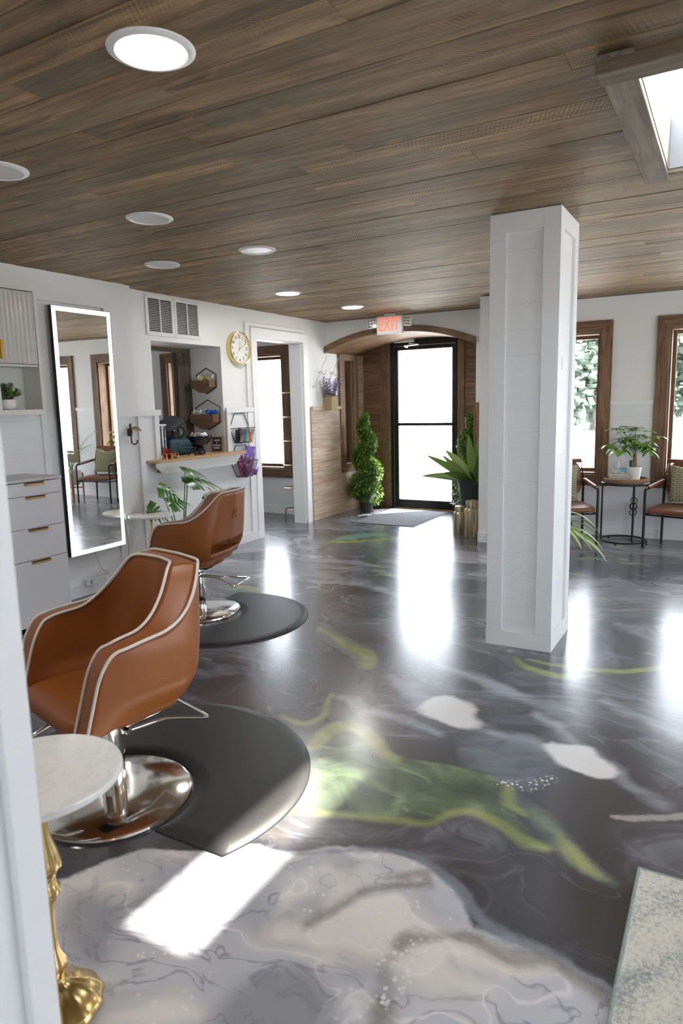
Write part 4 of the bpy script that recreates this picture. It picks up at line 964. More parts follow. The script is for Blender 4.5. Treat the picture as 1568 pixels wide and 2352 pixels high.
# ---- hexagonal shelf boxes on the hatch jamb (plane Y=5.49, facing -Y)
BOXW=wood('walnut_box','x',(.12,.06,.03),(.22,.12,.065),(.30,.18,.10),.5,.2,False)
def hexbox(label,xc,zc,hw,hh,depth):
    t=thing('hexagon_shelf',label,'wall shelf',(xc,5.488,zc),group='hexagon shelves on the hatch jamb')
    P=[(0,-.006,hh),(hw,-.006,hh*.5),(hw,-.006,-hh*.5),(0,-.006,-hh),(-hw,-.006,-hh*.5),(-hw,-.006,hh*.5)]
    MB().tube(P,.0055,6,True).build('wire_hexagon',BLACKM,t)
    # wood trough, lower half
    zt=.04*hh; f=.012
    Pb=[(-hw+.006,-.012,zt),(hw-.006,-.012,zt),(hw-.006,-.012,-hh*.47),(0,-.012,-hh+.008),(-hw+.006,-.012,-hh*.47)]
    m=MB().prism([(x,y-depth+f,z) for x,y,z in Pb],(0,-f,0),.4).prism(Pb,(0,-.008,0),.6)
    for i in (1,2,3,4):
        a,b=Pb[i],Pb[(i+1)%5]; ctr=Vector((0,0,-.3*hh)); ia=[a[0]*.93,a[1],(a[2]-ctr.z)*.93+ctr.z]; ib=[b[0]*.93,b[1],(b[2]-ctr.z)*.93+ctr.z]
        if i==4: ib=[b[0]*.93,b[1],b[2]]
        if i==1: ia=[a[0]*.93,a[1],a[2]]
        m.prism([a,b,ib,ia],(0,-depth+f,0),.3+.1*i)
    m.build('wood_trough',BOXW,t); return t
hexbox('smaller upper hexagon shelf holding yellow and white packets',-4.665,1.70,.128,.128,.10)
hexbox('larger lower hexagon shelf holding white and blue packets',-4.665,1.36,.158,.152,.10)
def packet(name,label,cat,loc,sz,col,q,group,rot=None,mat=None):
    a,b,c=sz; m=MB(); n=6; V=[];F=[]
    for i in range(n+1):
        for j in range(n+1):
            u,v=i/n*2-1,j/n*2-1; th=(1-u**4)*(1-v**2)*b/2; th*=1+.25*math.sin(9*u+5*v)
            V+= [(u*a/2*(1-.06*abs(v)),th,v*c/2),(u*a/2*(1-.06*abs(v)),-th,v*c/2)]
    def I(i,j,s): return (i*(n+1)+j)*2+s
    for i in range(n):
        for j in range(n): F+=[(I(i,j,1),I(i+1,j,1),I(i+1,j+1,1),I(i,j+1,1)),(I(i,j,0),I(i,j+1,0),I(i+1,j+1,0),I(i+1,j,0))]
    m.add(V,F,.5,True); o=m.build(name,mat or simple('wrapper_%d'%int(q.random()*1e6),col,.3,.15,var=.3,sc=60),None)
    o.location=loc; o.rotation_euler=rot or (q.uniform(-.5,.5),q.uniform(-.8,.8),q.uniform(-1,1)); tag(o,label,cat,group); return o
q=random.Random(9)
MW=simple('white_wrapper',(.72,.70,.66),.4,var=.2,sc=80); MY=simple('yellow_wrapper',(.62,.55,.12),.35,var=.3,sc=60); MBl=simple('blue_wrapper',(.02,.11,.42),.25,.2,var=.4,sc=60)
for k in range(8):
    y_=k in (3,5); packet('snack_packet','small yellow snack packet in the smaller upper hexagon shelf' if y_ else 'small white snack packet in the smaller upper hexagon shelf','snack',(-4.665-.09+.026*k,5.44+q.uniform(-.02,.02),1.722+q.uniform(-.006,.012)),(.05,.022,.055),0,q,'yellow snack packets in the upper shelf' if y_ else 'white snack packets in the upper shelf',mat=MY if y_ else MW)
for k in range(9):
    b_=k>4; packet('snack_packet','small blue snack packet in the larger lower hexagon shelf' if b_ else 'small white snack packet in the larger lower hexagon shelf','snack',(-4.665-.12+.03*k,5.44+q.uniform(-.02,.02),1.382+q.uniform(-.004,.01)),(.055,.024,.055),0,q,'blue snack packets in the lower shelf' if b_ else 'white snack packets in the lower shelf',mat=MBl if b_ else MW)
# ---- things on the hatch counter (top at z=.987)
CT=.9875
t=thing('snack_bowl','glossy navy footed bowl on the hatch ledge','bowl',(-4.62,5.27,CT))
MB().lathe([(0,0),(.058,0),(.058,.006),(.046,.05),(.042,.062),(.07,.078),(.105,.108),(.122,.145),(.125,.17),(.121,.17),(.115,.145),(.09,.11),(.03,.09),(0,.088)],48).build('bowl_body',simple('navy_glaze',(.006,.009,.03),.08,Coat_Weight=.6),t)
for k in range(9):
    a=k*.72; r=.055 if k<7 else .01
    p_=k==4; packet('snack_packet','coral snack packet in the navy bowl' if p_ else 'white snack packet in the navy bowl','snack',(-4.62+r*math.cos(a),5.27+r*math.sin(a),CT+.172+(.012 if k>6 else 0)),(.06,.03,.055),0,q,'white snack packets in the navy bowl' if not p_ else None,mat=simple('coral_wrapper',(.6,.14,.09),.4) if p_ else MW)
t=thing('chalkboard_sign','small wood-framed chalkboard sign leaning in the hatch corner','sign',(-4.525,5.425,CT),rz=math.radians(14))
w2_,h2_=.062,.155
m=MB().box(-w2_,-w2_+.013,-.008,.008,0,h2_).box(w2_-.013,w2_,-.008,.008,0,h2_).box(-w2_+.013,w2_-.013,-.008,.008,0,.013).box(-w2_+.013,w2_-.013,-.008,.008,h2_-.013,h2_); tl=Matrix.Rotation(-.09,4,'X'); m.xf(tl); m.build('frame',BOXW,t,.001)
m=MB().box(-w2_+.013,w2_-.013,-.003,.004,.013,h2_-.013); m.xf(tl); m.build('chalkboard',simple('slate_black',(.018,.019,.022),.7),t)
m=text_mb('HAVE\nA\nSNACK\nBABE!',.027,.0006,.0002,.95,.95); m.xf(tl@T(0,-.0042,h2_*.5)@RX); m.build('chalk_text',simple('chalk',(.8,.8,.8),.9),t)
TEAL=simple('teal_fabric',(.012,.055,.075),.55,bump=.2,bsc=200); BLF=simple('black_fabric',(.012,.012,.014),.75,bump=.2,bsc=200)
t=thing('teal_bag','dark teal soft bag standing on the hatch ledge','bag',(-4.66,4.985,CT))
superbox(MB(),-.075,.075,-.155,.155,0,.165,e=6).build('body',TEAL,t,sub=1)
m=MB()
for z in (.03,.062,.098): m.tube(bz([(.077,-.04,z),(.082,.05,z+.004),(.075,.145,z)],6),.006,8)
m.build('pleats',TEAL,t); m=MB().box(.072,.079,-.06,-.02,.05,.13); m.build('tab',TEAL,t,.004)
t=thing('black_backpack','black padded bag slumped on top of the teal bag','bag',(-4.70,4.95,CT+.163))
m=superbox(MB(),-.10,.10,-.15,.15,-.03,.03,e=3.2); m.xf(T(0,.0,.135)@Matrix.Rotation(math.radians(22),4,'X')@Matrix.Rotation(math.radians(18),4,'Y')); m.build('flap',simple('charcoal_fabric',(.035,.04,.05),.7),t,sub=1)
m=MB().tube(bz([(.07,.10,.10),(.09,.10,.05),(.07,.06,.0),(.02,0,.0)],6),.012,6).tube(bz([(.06,-.02,.09),(.08,-.04,.04),(.05,-.06,.0)],6),.012,6).tube(bz([(.06,.14,.19),(.075,.15,.16),(.07,.15,.14)],4),.003,6); m.build('straps',BLF,t)
superbox(MB(),-.07,.07,-.13,.06,.0,.075,e=3).build('body',BLF,t,sub=1)
t=tag(MB().lathe([(0,0),(.034,0),(.026,.12),(.024,.125),(0,.125)],32).build('green_tumbler',simple('sage_green_glaze',(.20,.33,.21),.35)),'upside-down sage green tumbler behind the teal bag','tumbler'); t.location=(-4.77,5.19,CT); 
t.location.z=CT; t.scale=(1,1,2.0)
t=thing('clear_dispenser','clear cylinder dispenser with a white lid at the left end of the hatch ledge','dispenser',(-4.62,4.74,CT))
MB().lathe([(.05,0),(.052,.0),(.052,.29),(.05,.29),(.05,.004),(0,.004)],40,cap=False).build('cylinder',glassm('clear_acrylic',(.9,.92,.95)),t)
MB().lathe([(0,.29),(.056,.29),(.058,.30),(.05,.306),(0,.306)],40).build('lid',PLAST,t); MB().lathe([(0,.0),(.054,.0),(.054,.018),(0,.018)],40).build('base',PLAST,t)
m=MB()
for k in range(3): m.box(-.03+.02*k,-.018+.02*k,-.03,.03,.02,.25)
m.build('cup_stack',simple('dark_cups',(.03,.04,.07),.4),t)
t=thing('gold_wire_box','small gold-edged box of red packets on the front of the hatch ledge','box',(-4.385,4.60,CT))
m=MB(); 
for (a,b) in (((-.035,-.075,.003),(-.035,.075,.003)),((.035,-.075,.003),(.035,.075,.003)),((-.035,-.075,.05),(-.035,.075,.05)),((.035,-.075,.05),(.035,.075,.05)),((-.035,-.075,.05),(.035,-.075,.05)),((-.035,.075,.05),(.035,.075,.05)),((-.035,-.075,.003),(.035,-.075,.003)),((-.035,.075,.003),(.035,.075,.003)),((.035,-.075,0),(.035,-.075,.05)),((.035,.075,0),(.035,.075,.05)),((-.035,-.075,0),(-.035,-.075,.05)),((-.035,.075,0),(-.035,.075,.05)),((.035,-.012,0),(.035,-.012,.05))): m.tube([a,b],.0022,6)
m.build('wire_frame',BRASS,t); MB().box(-.034,.034,-.074,.074,.001,.004).build('base',PLAST,t)
RED=simple('red_wrapper',(.38,.035,.025),.35,var=.3,sc=50); ORG=simple('orange_wrapper',(.6,.28,.16),.35,var=.5,sc=70)
for k in range(4): packet('red_packet','upright red packet in the gold-edged box','snack',(-4.39,4.545+.016*k,CT+.05),(.05,.012,.085),0,q,'red packets in the gold-edged box',(.1,.25,0),RED)
for k in range(4): packet('orange_packet','flat orange and white packet in the gold-edged box','snack',(-4.39,4.625+.014*k,CT+.028),(.05,.012,.045),0,q,'orange packets in the gold-edged box',(.5,.1,0),ORG)
t=tag(MB().tube(bz([(-.02,-.08,.01),(.02,-.05,.05),(.03,-.02,.012),(.01,.02,.03),(.03,.06,.012),(-.02,.10,.02)],7),.010,8).tube(bz([(0,.05,.05),(.03,.09,.05),(.03,.1,.01),(0,.04,.01)],6),.006,6).build('black_strap',BLF),'coiled black strap in front of the teal bag','strap'); t.location=(-4.44,5.0,CT)
# ---- wire hexagon baskets beside the doorway
def wirebasket(label,yc,zc,s=1.0):
    t=thing('wire_basket',label,'wire basket',(-4.444,yc,zc),group='black wire hexagon baskets')
    hy,hz,d=.165*s,.15*s,.115*s
    m=MB().tube([(.005,-hy*.48,hz),(.005,hy*.48,hz),(.005,hy,0),(.005,hy*.48,-hz),(.005,-hy*.48,-hz),(.005,-hy,0)],.0045,6,True); m.build('wall_hexagon',BLACKM,t)
    top=[(.005,-hy,0),(d,-hy*.72,.004),(d,hy*.72,.004),(.005,hy,0)]; bot=[(.005,-hy*.48,-hz),(d*.72,-hy*.42,-hz),(d*.72,hy*.42,-hz),(.005,hy*.48,-hz)]
    m=MB().tube(top,.0035,6).tube(bot,.003,6)
    for a,b in zip(top[1:3],bot[1:3]): m.tube([a,b],.003,6)
    m.build('rim',BLACKM,t)
    m=MB(); V=lambda P,t_:Vector(P[0]).lerp(Vector(P[1]),t_)
    for i in range(3):
        n=(4,9,4)[i]
        for k in range(n+1):
            f=k/n; m.tube([Vector(top[i]).lerp(Vector(top[i+1]),f),Vector(bot[i]).lerp(Vector(bot[i+1]),f)],.0011,4)
        for k in range(1,9):
            f=k/9; m.tube([Vector(top[i]).lerp(Vector(bot[i]),f),Vector(top[i+1]).lerp(Vector(bot[i+1]),f)],.0011,4)
    for k in range(6): f=k/5; m.tube([Vector(bot[0]).lerp(Vector(bot[3]),f),Vector(bot[1]).lerp(Vector(bot[2]),f)],.0011,4)
    m.build('wire_mesh',BLACKM,t); return t
wirebasket('upper black wire hexagon basket full of small snack bars',5.70,1.215)
wirebasket('lower black wire hexagon basket holding purple snack bags',5.705,.875,1.08)
cols=[((.02,.035,.08),'navy'),((.30,.18,.12),'brown'),((.02,.06,.09),'dark teal'),((.03,.22,.35),'bright blue'),((.08,.26,.03),'green'),((.35,.35,.34),'silver'),((.12,.32,.04),'lime green'),((.42,.20,.06),'amber'),((.05,.08,.16),'slate blue'),((.5,.45,.38),'cream')]
for k,(c_,nm) in enumerate(cols): packet('snack_bar','%s snack bar in the upper wire basket'%nm,'snack',(-4.385+(.03 if k%2 else -.015),5.60+.0215*k,1.135+.008*(k%3)),(.045,.025,.14),c_,q,None,(q.uniform(-.15,.15),q.uniform(-.2,.2),1.4))
def bag(name,label,loc,sz,rot,c1,c2,sc=40):
    n=NT(name+label[:6]); P=n.P(); n.bump(n.noise(P,35,3),.6,.01); mt=n.out(n.mix(n.mp(n.voro(P,sc),.2,.35),c1,c2),.25,.25); return packet(name,label,'snack bag',loc,sz,0,q,None,rot,mt)
bag('snack_bag','tall lilac snack bag standing in the lower wire basket',(-4.37,5.755,.90),(.15,.06,.25),(0,.15,1.35),(.10,.04,.28),(.24,.15,.48),8)
bag('snack_bag','deep purple snack bag in the middle of the lower wire basket',(-4.345,5.70,.81),(.14,.06,.20),(.1,-.2,1.45),(.09,.012,.17),(.20,.08,.14),26)
bag('snack_bag','cream and pink patterned snack bag leaning left in the lower wire basket',(-4.37,5.625,.83),(.11,.05,.22),(0,-.25,1.4),(.50,.44,.36),(.30,.05,.14),22)
bag('snack_bag','violet snack bag lying low at the right of the lower wire basket',(-4.35,5.78,.775),(.15,.05,.09),(.1,.3,1.45),(.10,.03,.26),(.2,.1,.4),12)
bag('snack_bag','orange snack bag peeking behind the purple ones in the lower basket',(-4.42,5.68,.89),(.09,.03,.08),(0,.5,1.5),(.60,.22,.03),(.65,.3,.05),20)
# ---- hooks and lavender basket on the left wall before the entrance
HK=simple('hook_enamel',(.62,.58,.53),.35)
for (y,z,lab) in ((7.37,1.83,'upper nearer white wall hook before the entrance bay'),(7.67,1.826,'upper farther white wall hook before the entrance bay'),(7.22,1.65,'lower nearer white wall hook, left of the lavender basket'),(7.50,1.65,'lower white wall hook partly behind the lavender')):
    t=thing('wall_hook',lab,'coat hook',(-4.47,y,z),group='white curled coat hooks')
    MB().lathe([(0,0),(.018,0),(.016,.006),(.008,.01),(0,.012)],20).xf(Matrix.Rotation(PI/2,4,'Y')).build('mount',HK,t)
    m=MB().tube([(.006,0,0),(.04,0,.0)],.005,8)
    m.tube(bz([(.04,0,0),(.045,0,.05),(.075,.0,.105),(.105,0,.15),(.112,0,.178)],6),.0045,8).tube(bz([(.04,0,0),(.05,0,-.022),(.075,0,-.028),(.098,0,-.008),(.100,0,.022)],6),.0045,8)
    m.build('prong',HK,t); m=MB().lathe([(0,-.007),(.007,0),(0,.007)],10,c=(.112,0,.18)).lathe([(0,-.007),(.007,0),(0,.007)],10,c=(.1,0,.024)); m.build('knobs',HK,t)
SEAG=NT('woven_seagrass'); p=SEAG.P(); x,y,z=SEAG.sep(p)
wv=SEAG.M('MULTIPLY',SEAG.M('SINE',SEAG.M('MULTIPLY',z,420)),SEAG.M('SINE',SEAG.M('MULTIPLY',SEAG.M('ADD',x,y),300))); SEAG.bump(wv,.9,.006)
SEAG=SEAG.out(SEAG.mix(SEAG.mp(wv,-1,1),(.33,.22,.11),(.62,.47,.28)),.8)
t=thing('lavender_basket','woven seagrass wall basket of lavender beside the white hooks','basket',(-4.468,7.52,1.36))
m=MB().add([(0,-.075,0),(.115,-.075,0),(.115,.075,0),(0,.075,0),(0,-.08,.215),(.13,-.08,.17),(.13,.08,.17),(0,.08,.215)],[(0,3,2,1),(0,1,5,4),(1,2,6,5),(2,3,7,6),(3,0,4,7)],.5)
m.add([(.006,-.07,.02),(.12,-.07,.02),(.12,.07,.02),(.006,.07,.02),(.006,-.074,.21),(.124,-.074,.168),(.124,.074,.168),(.006,.074,.21)],[(0,1,2,3),(0,4,5,1),(1,5,6,2),(2,6,7,3),(3,7,4,0)],.5)
m.tube([(.003,-.08,.215),(.13,-.08,.17),(.13,.08,.17),(.003,.08,.215)],.006,6); m.build('basket_body',SEAG,t)
LAV=simple('lavender_flower',(.26,.21,.44),.8,var=.3,sc=60); q=random.Random(5); mf=MB(); ms=MB(); ml=MB()
for k in range(34):
    x0,y0=q.uniform(.02,.10),q.uniform(-.06,.06); dx,dy=(x0-.05)*1.4+q.uniform(-.02,.05),y0*1.3+q.uniform(-.03,.03); L_=q.uniform(.17,.30)
    P=bz([(x0,y0,.10),(x0+dx*.4,y0+dy*.4,.17),(x0+dx,y0+dy,.18+L_*.75)],5); ms.tube(P,.0012,4)
    for p_ in P[5:]:
        for j in range(5): leaf(mf,p_,rdir(q,.0,1),.020,.014,0,n=1,shape=lambda t_:.8)
    for j in range(9): leaf(ml,(x0+q.uniform(-.02,.02),y0+q.uniform(-.02,.02),.16+q.uniform(0,.07)),rdir(q,-.1,1),.03,.014,.2,n=2)
mf.build('lavender_flowers',LAV,t); ms.build('stems',GS,t); ml.build('leaves',leafm('pale_sage_leaf',(.30,.36,.25),(.5,.54,.42)),t)
# ---- topiaries
def topiary(label,loc,rz,sc=1.0,seed=1,flip=1):
    t=thing('spiral_topiary',label,'potted plant',loc,rz,'spiral boxwood topiaries flanking the entrance door'); q=random.Random(seed); m=MB(); core=MB(); Pc=[];Rr=[]
    Ht=1.10; z0=.20; n=90
    for i in range(n+1):
        f=i/n; a=flip*2*PI*(2.75*f**.95)+1.2; z=z0+.03+Ht*f; rs=.105*(1-f)**.75+.016; Pc.append(Vector((rs*math.cos(a),rs*math.sin(a),z))); Rr.append(.10*(1-f)**.7+.052*(1-max(0,f-.93)*6))
    core.tube(Pc,[r*.80 for r in Rr],12)
    for i in range(len(Pc)):
        nn=int(95*(Rr[i]/.1)**1.5)+14
        for k in range(nn):
            d=rdir(q); p_=Pc[i]+d*Rr[i]*q.uniform(.80,1.14)+Vector((0,0,q.uniform(-.01,.01))); leaf(m,p_,(d+rdir(q)*.9).normalized(),.026,.019,.1,n=1,fold=.1,shape=lambda t_:.8)
    for k in range(1500):
        a=q.uniform(0,2*PI); f=q.random(); r=.155*(1-.25*f); z=.165+.11*f; d=Vector((math.cos(a),math.sin(a),q.uniform(-.6,.4))); leaf(m,Vector((r*math.cos(a),r*math.sin(a),z)),(d+rdir(q)*.8).normalized(),.020,.014,.1,n=1,fold=.1)
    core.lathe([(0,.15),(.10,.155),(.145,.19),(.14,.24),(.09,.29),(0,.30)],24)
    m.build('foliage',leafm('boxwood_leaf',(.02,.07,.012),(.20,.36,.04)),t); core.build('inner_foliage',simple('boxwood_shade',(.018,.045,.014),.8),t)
    MB().tube([(0,0,.1),(0,0,1.2)],.010,8).build('stem',WOODZ,t)
    MB().lathe([(0,0),(.078,0),(.10,.15),(.104,.152),(.104,.165),(.097,.165),(.09,.13),(0,.13)],40).build('pot',BLACKR,t); t.scale=(sc,)*3; return t
topiary('green spiral topiary in a black pot left of the entrance door',(-4.165,8.0,0),0,.96,1,1)
topiary('green spiral topiary right of the entrance door, half hidden by the stub wall',(-2.78,8.12,0),1.6,.95,2,-1)
# ---- doormat
MT=NT('ribbed_doormat'); p=MT.P(); x,y,z=MT.sep(p); hh=MT.M('ADD',MT.M('SINE',MT.M('MULTIPLY',x,210)),MT.M('MULTIPLY',MT.noise(p,400,2),1.5)); MT.bump(hh,.6,.004); MT=MT.out(MT.mix(MT.noise(p,350,2),(.10,.105,.12),(.34,.355,.375)),.9)
t=thing('entrance_mat','grey ribbed doormat in front of the entrance door','mat',(-3.56,7.80,0)); MB().box(-.40,.40,-.58,.53,.001,.009).build('pile',MT,t,.002); MB().box(-.425,.425,-.605,.555,0,.004).build('rubber_border',BLACKR,t,.001)
# ---- plant on stand and mercury canisters
t=thing('strap_leaf_plant','broad strap-leaf plant in a black pot on a stand beside the stub wall','potted plant',(-2.425,7.26,0))
MB().lathe([(0,.25),(.135,.25),(.145,.27),(.185,.545),(.195,.55),(.195,.575),(.18,.575),(.172,.54),(0,.53)],48).build('pot',simple('charcoal_plastic',(.02,.024,.032),.5),t)
m=MB()
for a in (.6,2.2,3.8,5.4): m.box(.115*math.cos(a)-.012,.115*math.cos(a)+.012,.115*math.sin(a)-.012,.115*math.sin(a)+.012,0,.249)
m.box(-.11,.11,-.012,.012,.10,.12).box(-.012,.012,-.11,.11,.12,.14); m.build('stand',BLACKR,t)
SL=NT('strap_leaf'); r=SL.attr(); p=SL.P(); SL=SL.out(SL.mix(r,(.06,.14,.02),(.20,.30,.06)),.4); CR=simple('leaf_cream_edge',(.55,.50,.36),.5)
m=MB(); e=MB()
sh=lambda t_:min(1,(.35+t_*2.2))*(1-max(0,t_-.55)/.45)**.7
for (dx,dy,dz,L_,W_,dr) in ((-1,-.15,.75,.55,.075,.25),(-1,.1,.25,.60,.075,.35),(-.85,-.4,.95,.42,.06,.1),(-.7,.2,1.0,.48,.09,.55),(-.15,-.2,1.6,.50,.085,.0),(.15,-.1,1.5,.47,.085,.0),(.35,0,1.3,.42,.08,.1),(.3,-.4,.9,.40,.08,.3),(.2,-.9,.8,.34,.085,.6),(-.5,-.8,.6,.4,.07,.5),(.2,.2,.9,.3,.07,.2)):
    rr=R_.random(); leaf(m,(dx*.04,dy*.04,.55),(dx,dy,dz),L_*1.08,W_*1.15,dr,.3,n=10,shape=sh,rnd=rr,up=(.1,-1,.5) if dx<0 else (-.2,-1,.3))
m.build('leaves',SL,t)
MERC=NT('mercury_glass'); p=MERC.P(); x,y,z=MERC.sep(p); MERC=MERC.out(MERC.ramp(MERC.noise(MERC.comb(MERC.M('MULTIPLY',x,55),MERC.M('MULTIPLY',y,55),MERC.M('MULTIPLY',z,3)),1,4),[(.35,(.16,.13,.09)),(.5,(.46,.38,.25)),(.65,(.78,.68,.48))]),.36,.5)
def canister(label,loc,r,h):
    t=thing('metallic_canister',label,'canister',loc,group='gold mercury-glass lidded canisters')
    MB().lathe([(0,0),(r*.94,0),(r,.01),(r,h*.70),(r*.97,h*.74),(r*.70,h*.79),(r*.66,h*.80),(0,h*.80)],48).build('jar',MERC,t)
    MB().lathe([(0,h*.80),(r*.70,h*.80),(r*.76,h*.81),(r*.78,h*.93),(r*.70,h*.98),(r*.3,h),(0,h)],48).build('lid',MERC,t)
canister('smaller gold mercury-glass canister on the floor left of its taller twin',(-2.515,7.03,0),.072,.315)
canister('taller gold mercury-glass canister against the stub wall',(-2.335,6.90,0),.084,.405)
# ---- gold tiered shelf in the back room
t=thing('gold_tiered_shelf','slim gold tiered shelf with hexagonal glass tiers seen through the doorway','shelf',(-4.80,7.25,0))
m=MB()
for (x,y) in ((-.04,.05),(.10,-.10),(.10,.15)): m.tube([(x,y,.12),(x,y,1.75)],.006,6)
m.build('poles',GOLD,t); 
for z in (.12,.40,.69,.99,1.29,1.59):
    P=[(.155*math.cos(a),.155*math.sin(a),z) for a in [PI/3*k for k in range(6)]]; r_=MB().tube(P,.006,6,True).build('tier_ring',GOLD,t); 
    g=MB().prism([(x*.96,y*.96,z-.002) for x,y,z in P],(0,0,.005)).build('glass_tier',PANE,t); g.parent=r_
for k in range(6):
    a=PI/3*k; MB().tube([(.155*math.cos(a),.155*math.sin(a),.12),(.155*math.cos(a),.155*math.sin(a),0)],.0065,6).build('leg',GOLD,t)
# ---- outlets on column and stub wall
def plate(name,label,loc,w_,h,holes_,rz=0):
    t=thing(name,label,'outlet',loc,rz); MB().box(0,.006,-w_/2,w_/2,-h/2,h/2).build('cover_plate',PLAST,t,.002)
    m=MB()
    for (a,b,c,d) in holes_: m.box(.006,.0075,a,b,c,d)
    m.build('slots',simple('slot_grey',(.25,.25,.26),.5) if 'switch' not in name else WHITEG,t); return t
plate('wall_switch','white rocker switch plate high on the right side of the column',(-.845+.0005,4.0,1.64),.075,.12,[(-.017,.017,-.034,.034)])
plate('column_outlet','white outlet plate low on the right side of the column',(-.845+.0005,3.965,.67),.075,.12,[(-.008,-.004,.015,.03),(.004,.008,.015,.03),(-.008,-.004,-.03,-.015),(.004,.008,-.03,-.015)])

# give each little packet its own place in its row, as seen from the doorway side
ORD=['leftmost','second from the left','third from the left','fourth from the left','fifth from the left','sixth from the left','seventh from the left','eighth from the left','ninth from the left']
rows={}
for o in bpy.data.objects:
    if o.parent is None and o.name.split('.')[0] in('snack_packet','red_packet','orange_packet'): rows.setdefault(o['label'],[]).append(o)
for lab,L_ in rows.items():
    if len(L_)>1:
        L_.sort(key=lambda o:o.location.x*.87+o.location.y*.49)
        for o,w_ in zip(L_,ORD): o['label']=lab+', '+w_

# ---- waiting-area armchairs
BLE=NT('brown_leather'); p=BLE.P(); BLE.bump(BLE.M('ADD',BLE.voro(p,300),BLE.noise(p,12,3)),.08,.002); BLE=BLE.out(BLE.mix(BLE.noise(p,7,4),(.15,.052,.022),(.27,.10,.045)),.38)
def make_armchair(label):
    t=thing('waiting_armchair',label,'armchair',group='brown leather armchairs with black tube frames')
    for sx in (-1,1):
        P=[(sx*.275,-.235,0),(sx*.275,-.235,.535)]+[(sx*.275,-.235+.035*(1-math.cos(a)),.535+.035*math.sin(a)) for a in (.4,.8,1.2,1.5)]+[(sx*.275,-.19,.572),(sx*.27,.235,.612)]+[(sx*.27,.245,.605),(sx*.27,.25,.58),(sx*.27,.235,0)]
        MB().tube(P,.0125,12).build('side_frame',BLACKM,t)
        MB().tube([(sx*.275,-.17,.576),(sx*.272,.20,.609)],.0205,14).build('arm_wrap',BLE,t)
    MB().tube([(-.275,-.235,.325),(.275,-.235,.325)],.009,8).tube([(-.27,.235,.325),(.27,.235,.325)],.009,8).tube([(-.272,-.235,.325),(-.272,.235,.325)],.009,8).tube([(.272,-.235,.325),(.272,.235,.325)],.009,8).tube([(-.27,.24,.58),(-.25,.275,.80),(.25,.275,.80),(.27,.24,.58)],.009,8).build('seat_rails',BLACKM,t)
    m=superbox(MB(),-.268,.268,-.285,.235,.33,.40,e=7,crown=.012); m.build('seat',BLE,t,sub=1)
    m=superbox(MB(),-.25,.25,-.028,.028,-.20,.20,e=6); m.xf(T(0,.245,.62)@Matrix.Rotation(-.17,4,'X')); m.build('backrest',BLE,t,sub=1)
    m=MB().tube([(-.25,.287,.80),(.25,.287,.80)],.022,12); m.build('back_top_roll',BLE,t); return t
a1_=make_armchair('brown leather armchair partly hidden behind the white column'); a1_.location=(-1.43,7.02,0); a1_.rotation_euler.z=math.radians(26)
a2_=copy_tree(a1_); a2_.location=(-.345,7.19,0); a2_.rotation_euler.z=math.radians(-15); a2_['label']='brown leather armchair at the right edge, right of the round side table'
PIL=NT('maze_pattern_fabric'); p=PIL.P(); x,y,z=PIL.sep(p)
st=PIL.M('ABSOLUTE',PIL.M('SUBTRACT',PIL.M('FRACT',PIL.M('MULTIPLY',z,38)),.5))
br=PIL.n.new('ShaderNodeTexBrick'); PIL.l.new(PIL.comb(PIL.M('MULTIPLY',x,30),PIL.M('MULTIPLY',z,30),0),br.inputs['Vector']); br.inputs['Scale'].default_value=1.0; br.inputs['Mortar Size'].default_value=.12; br.inputs['Brick Width'].default_value=1.9; br.inputs['Row Height'].default_value=.55; br.offset=.37
PIL.bump(PIL.mp(br.outputs['Fac'],0,1,1,0),.5,.004); PIL=PIL.out(PIL.mix(br.outputs['Fac'],(.58,.58,.40),(.16,.14,.06)),.85)
def pillow(label,loc,rot,s=.38):
    m=MB(); n=16; V=[];F=[]
    for sd in (1,-1):
        for i in range(n+1):
            for j in range(n+1):
                u,v=i/n*2-1,j/n*2-1; pin=1-.13*(1-u*u)*abs(v)**3; pin2=1-.13*(1-v*v)*abs(u)**3
                th=.085*((1-u**2)*(1-v**2))**.42; dent=.10*max(0,v-.35)*max(0,1-abs(u)*1.9)
                V.append((u*s/2*pin2,sd*th*.75,(v*pin-dent*1.6)*s/2))
    N=(n+1)**2
    for sd in (0,1):
        for i in range(n):
            for j in range(n):
                a=sd*N+i*(n+1)+j; q4=(a,a+n+1,a+n+2,a+1); F.append(q4 if sd else q4[::-1])
    m.add(V,F,.5,True); o=m.build('throw_pillow',PIL); tag(o,label,'pillow','green maze-pattern throw pillows'); o.location=loc; o.rotation_euler=rot; return o
def on(ch,l): return ch.matrix_basis@Vector(l) if False else (Matrix.Translation(ch.location)@RZ(ch.rotation_euler.z))@Vector(l)
pl_=on(a1_,(.0,.115,.60)); pillow('green maze-pattern pillow on the armchair behind the column',pl_,(-.22,.06,a1_.rotation_euler.z))
pl_=on(a2_,(.0,.115,.60)); pillow('green maze-pattern pillow on the right-hand armchair',pl_,(-.22,-.05,a2_.rotation_euler.z))
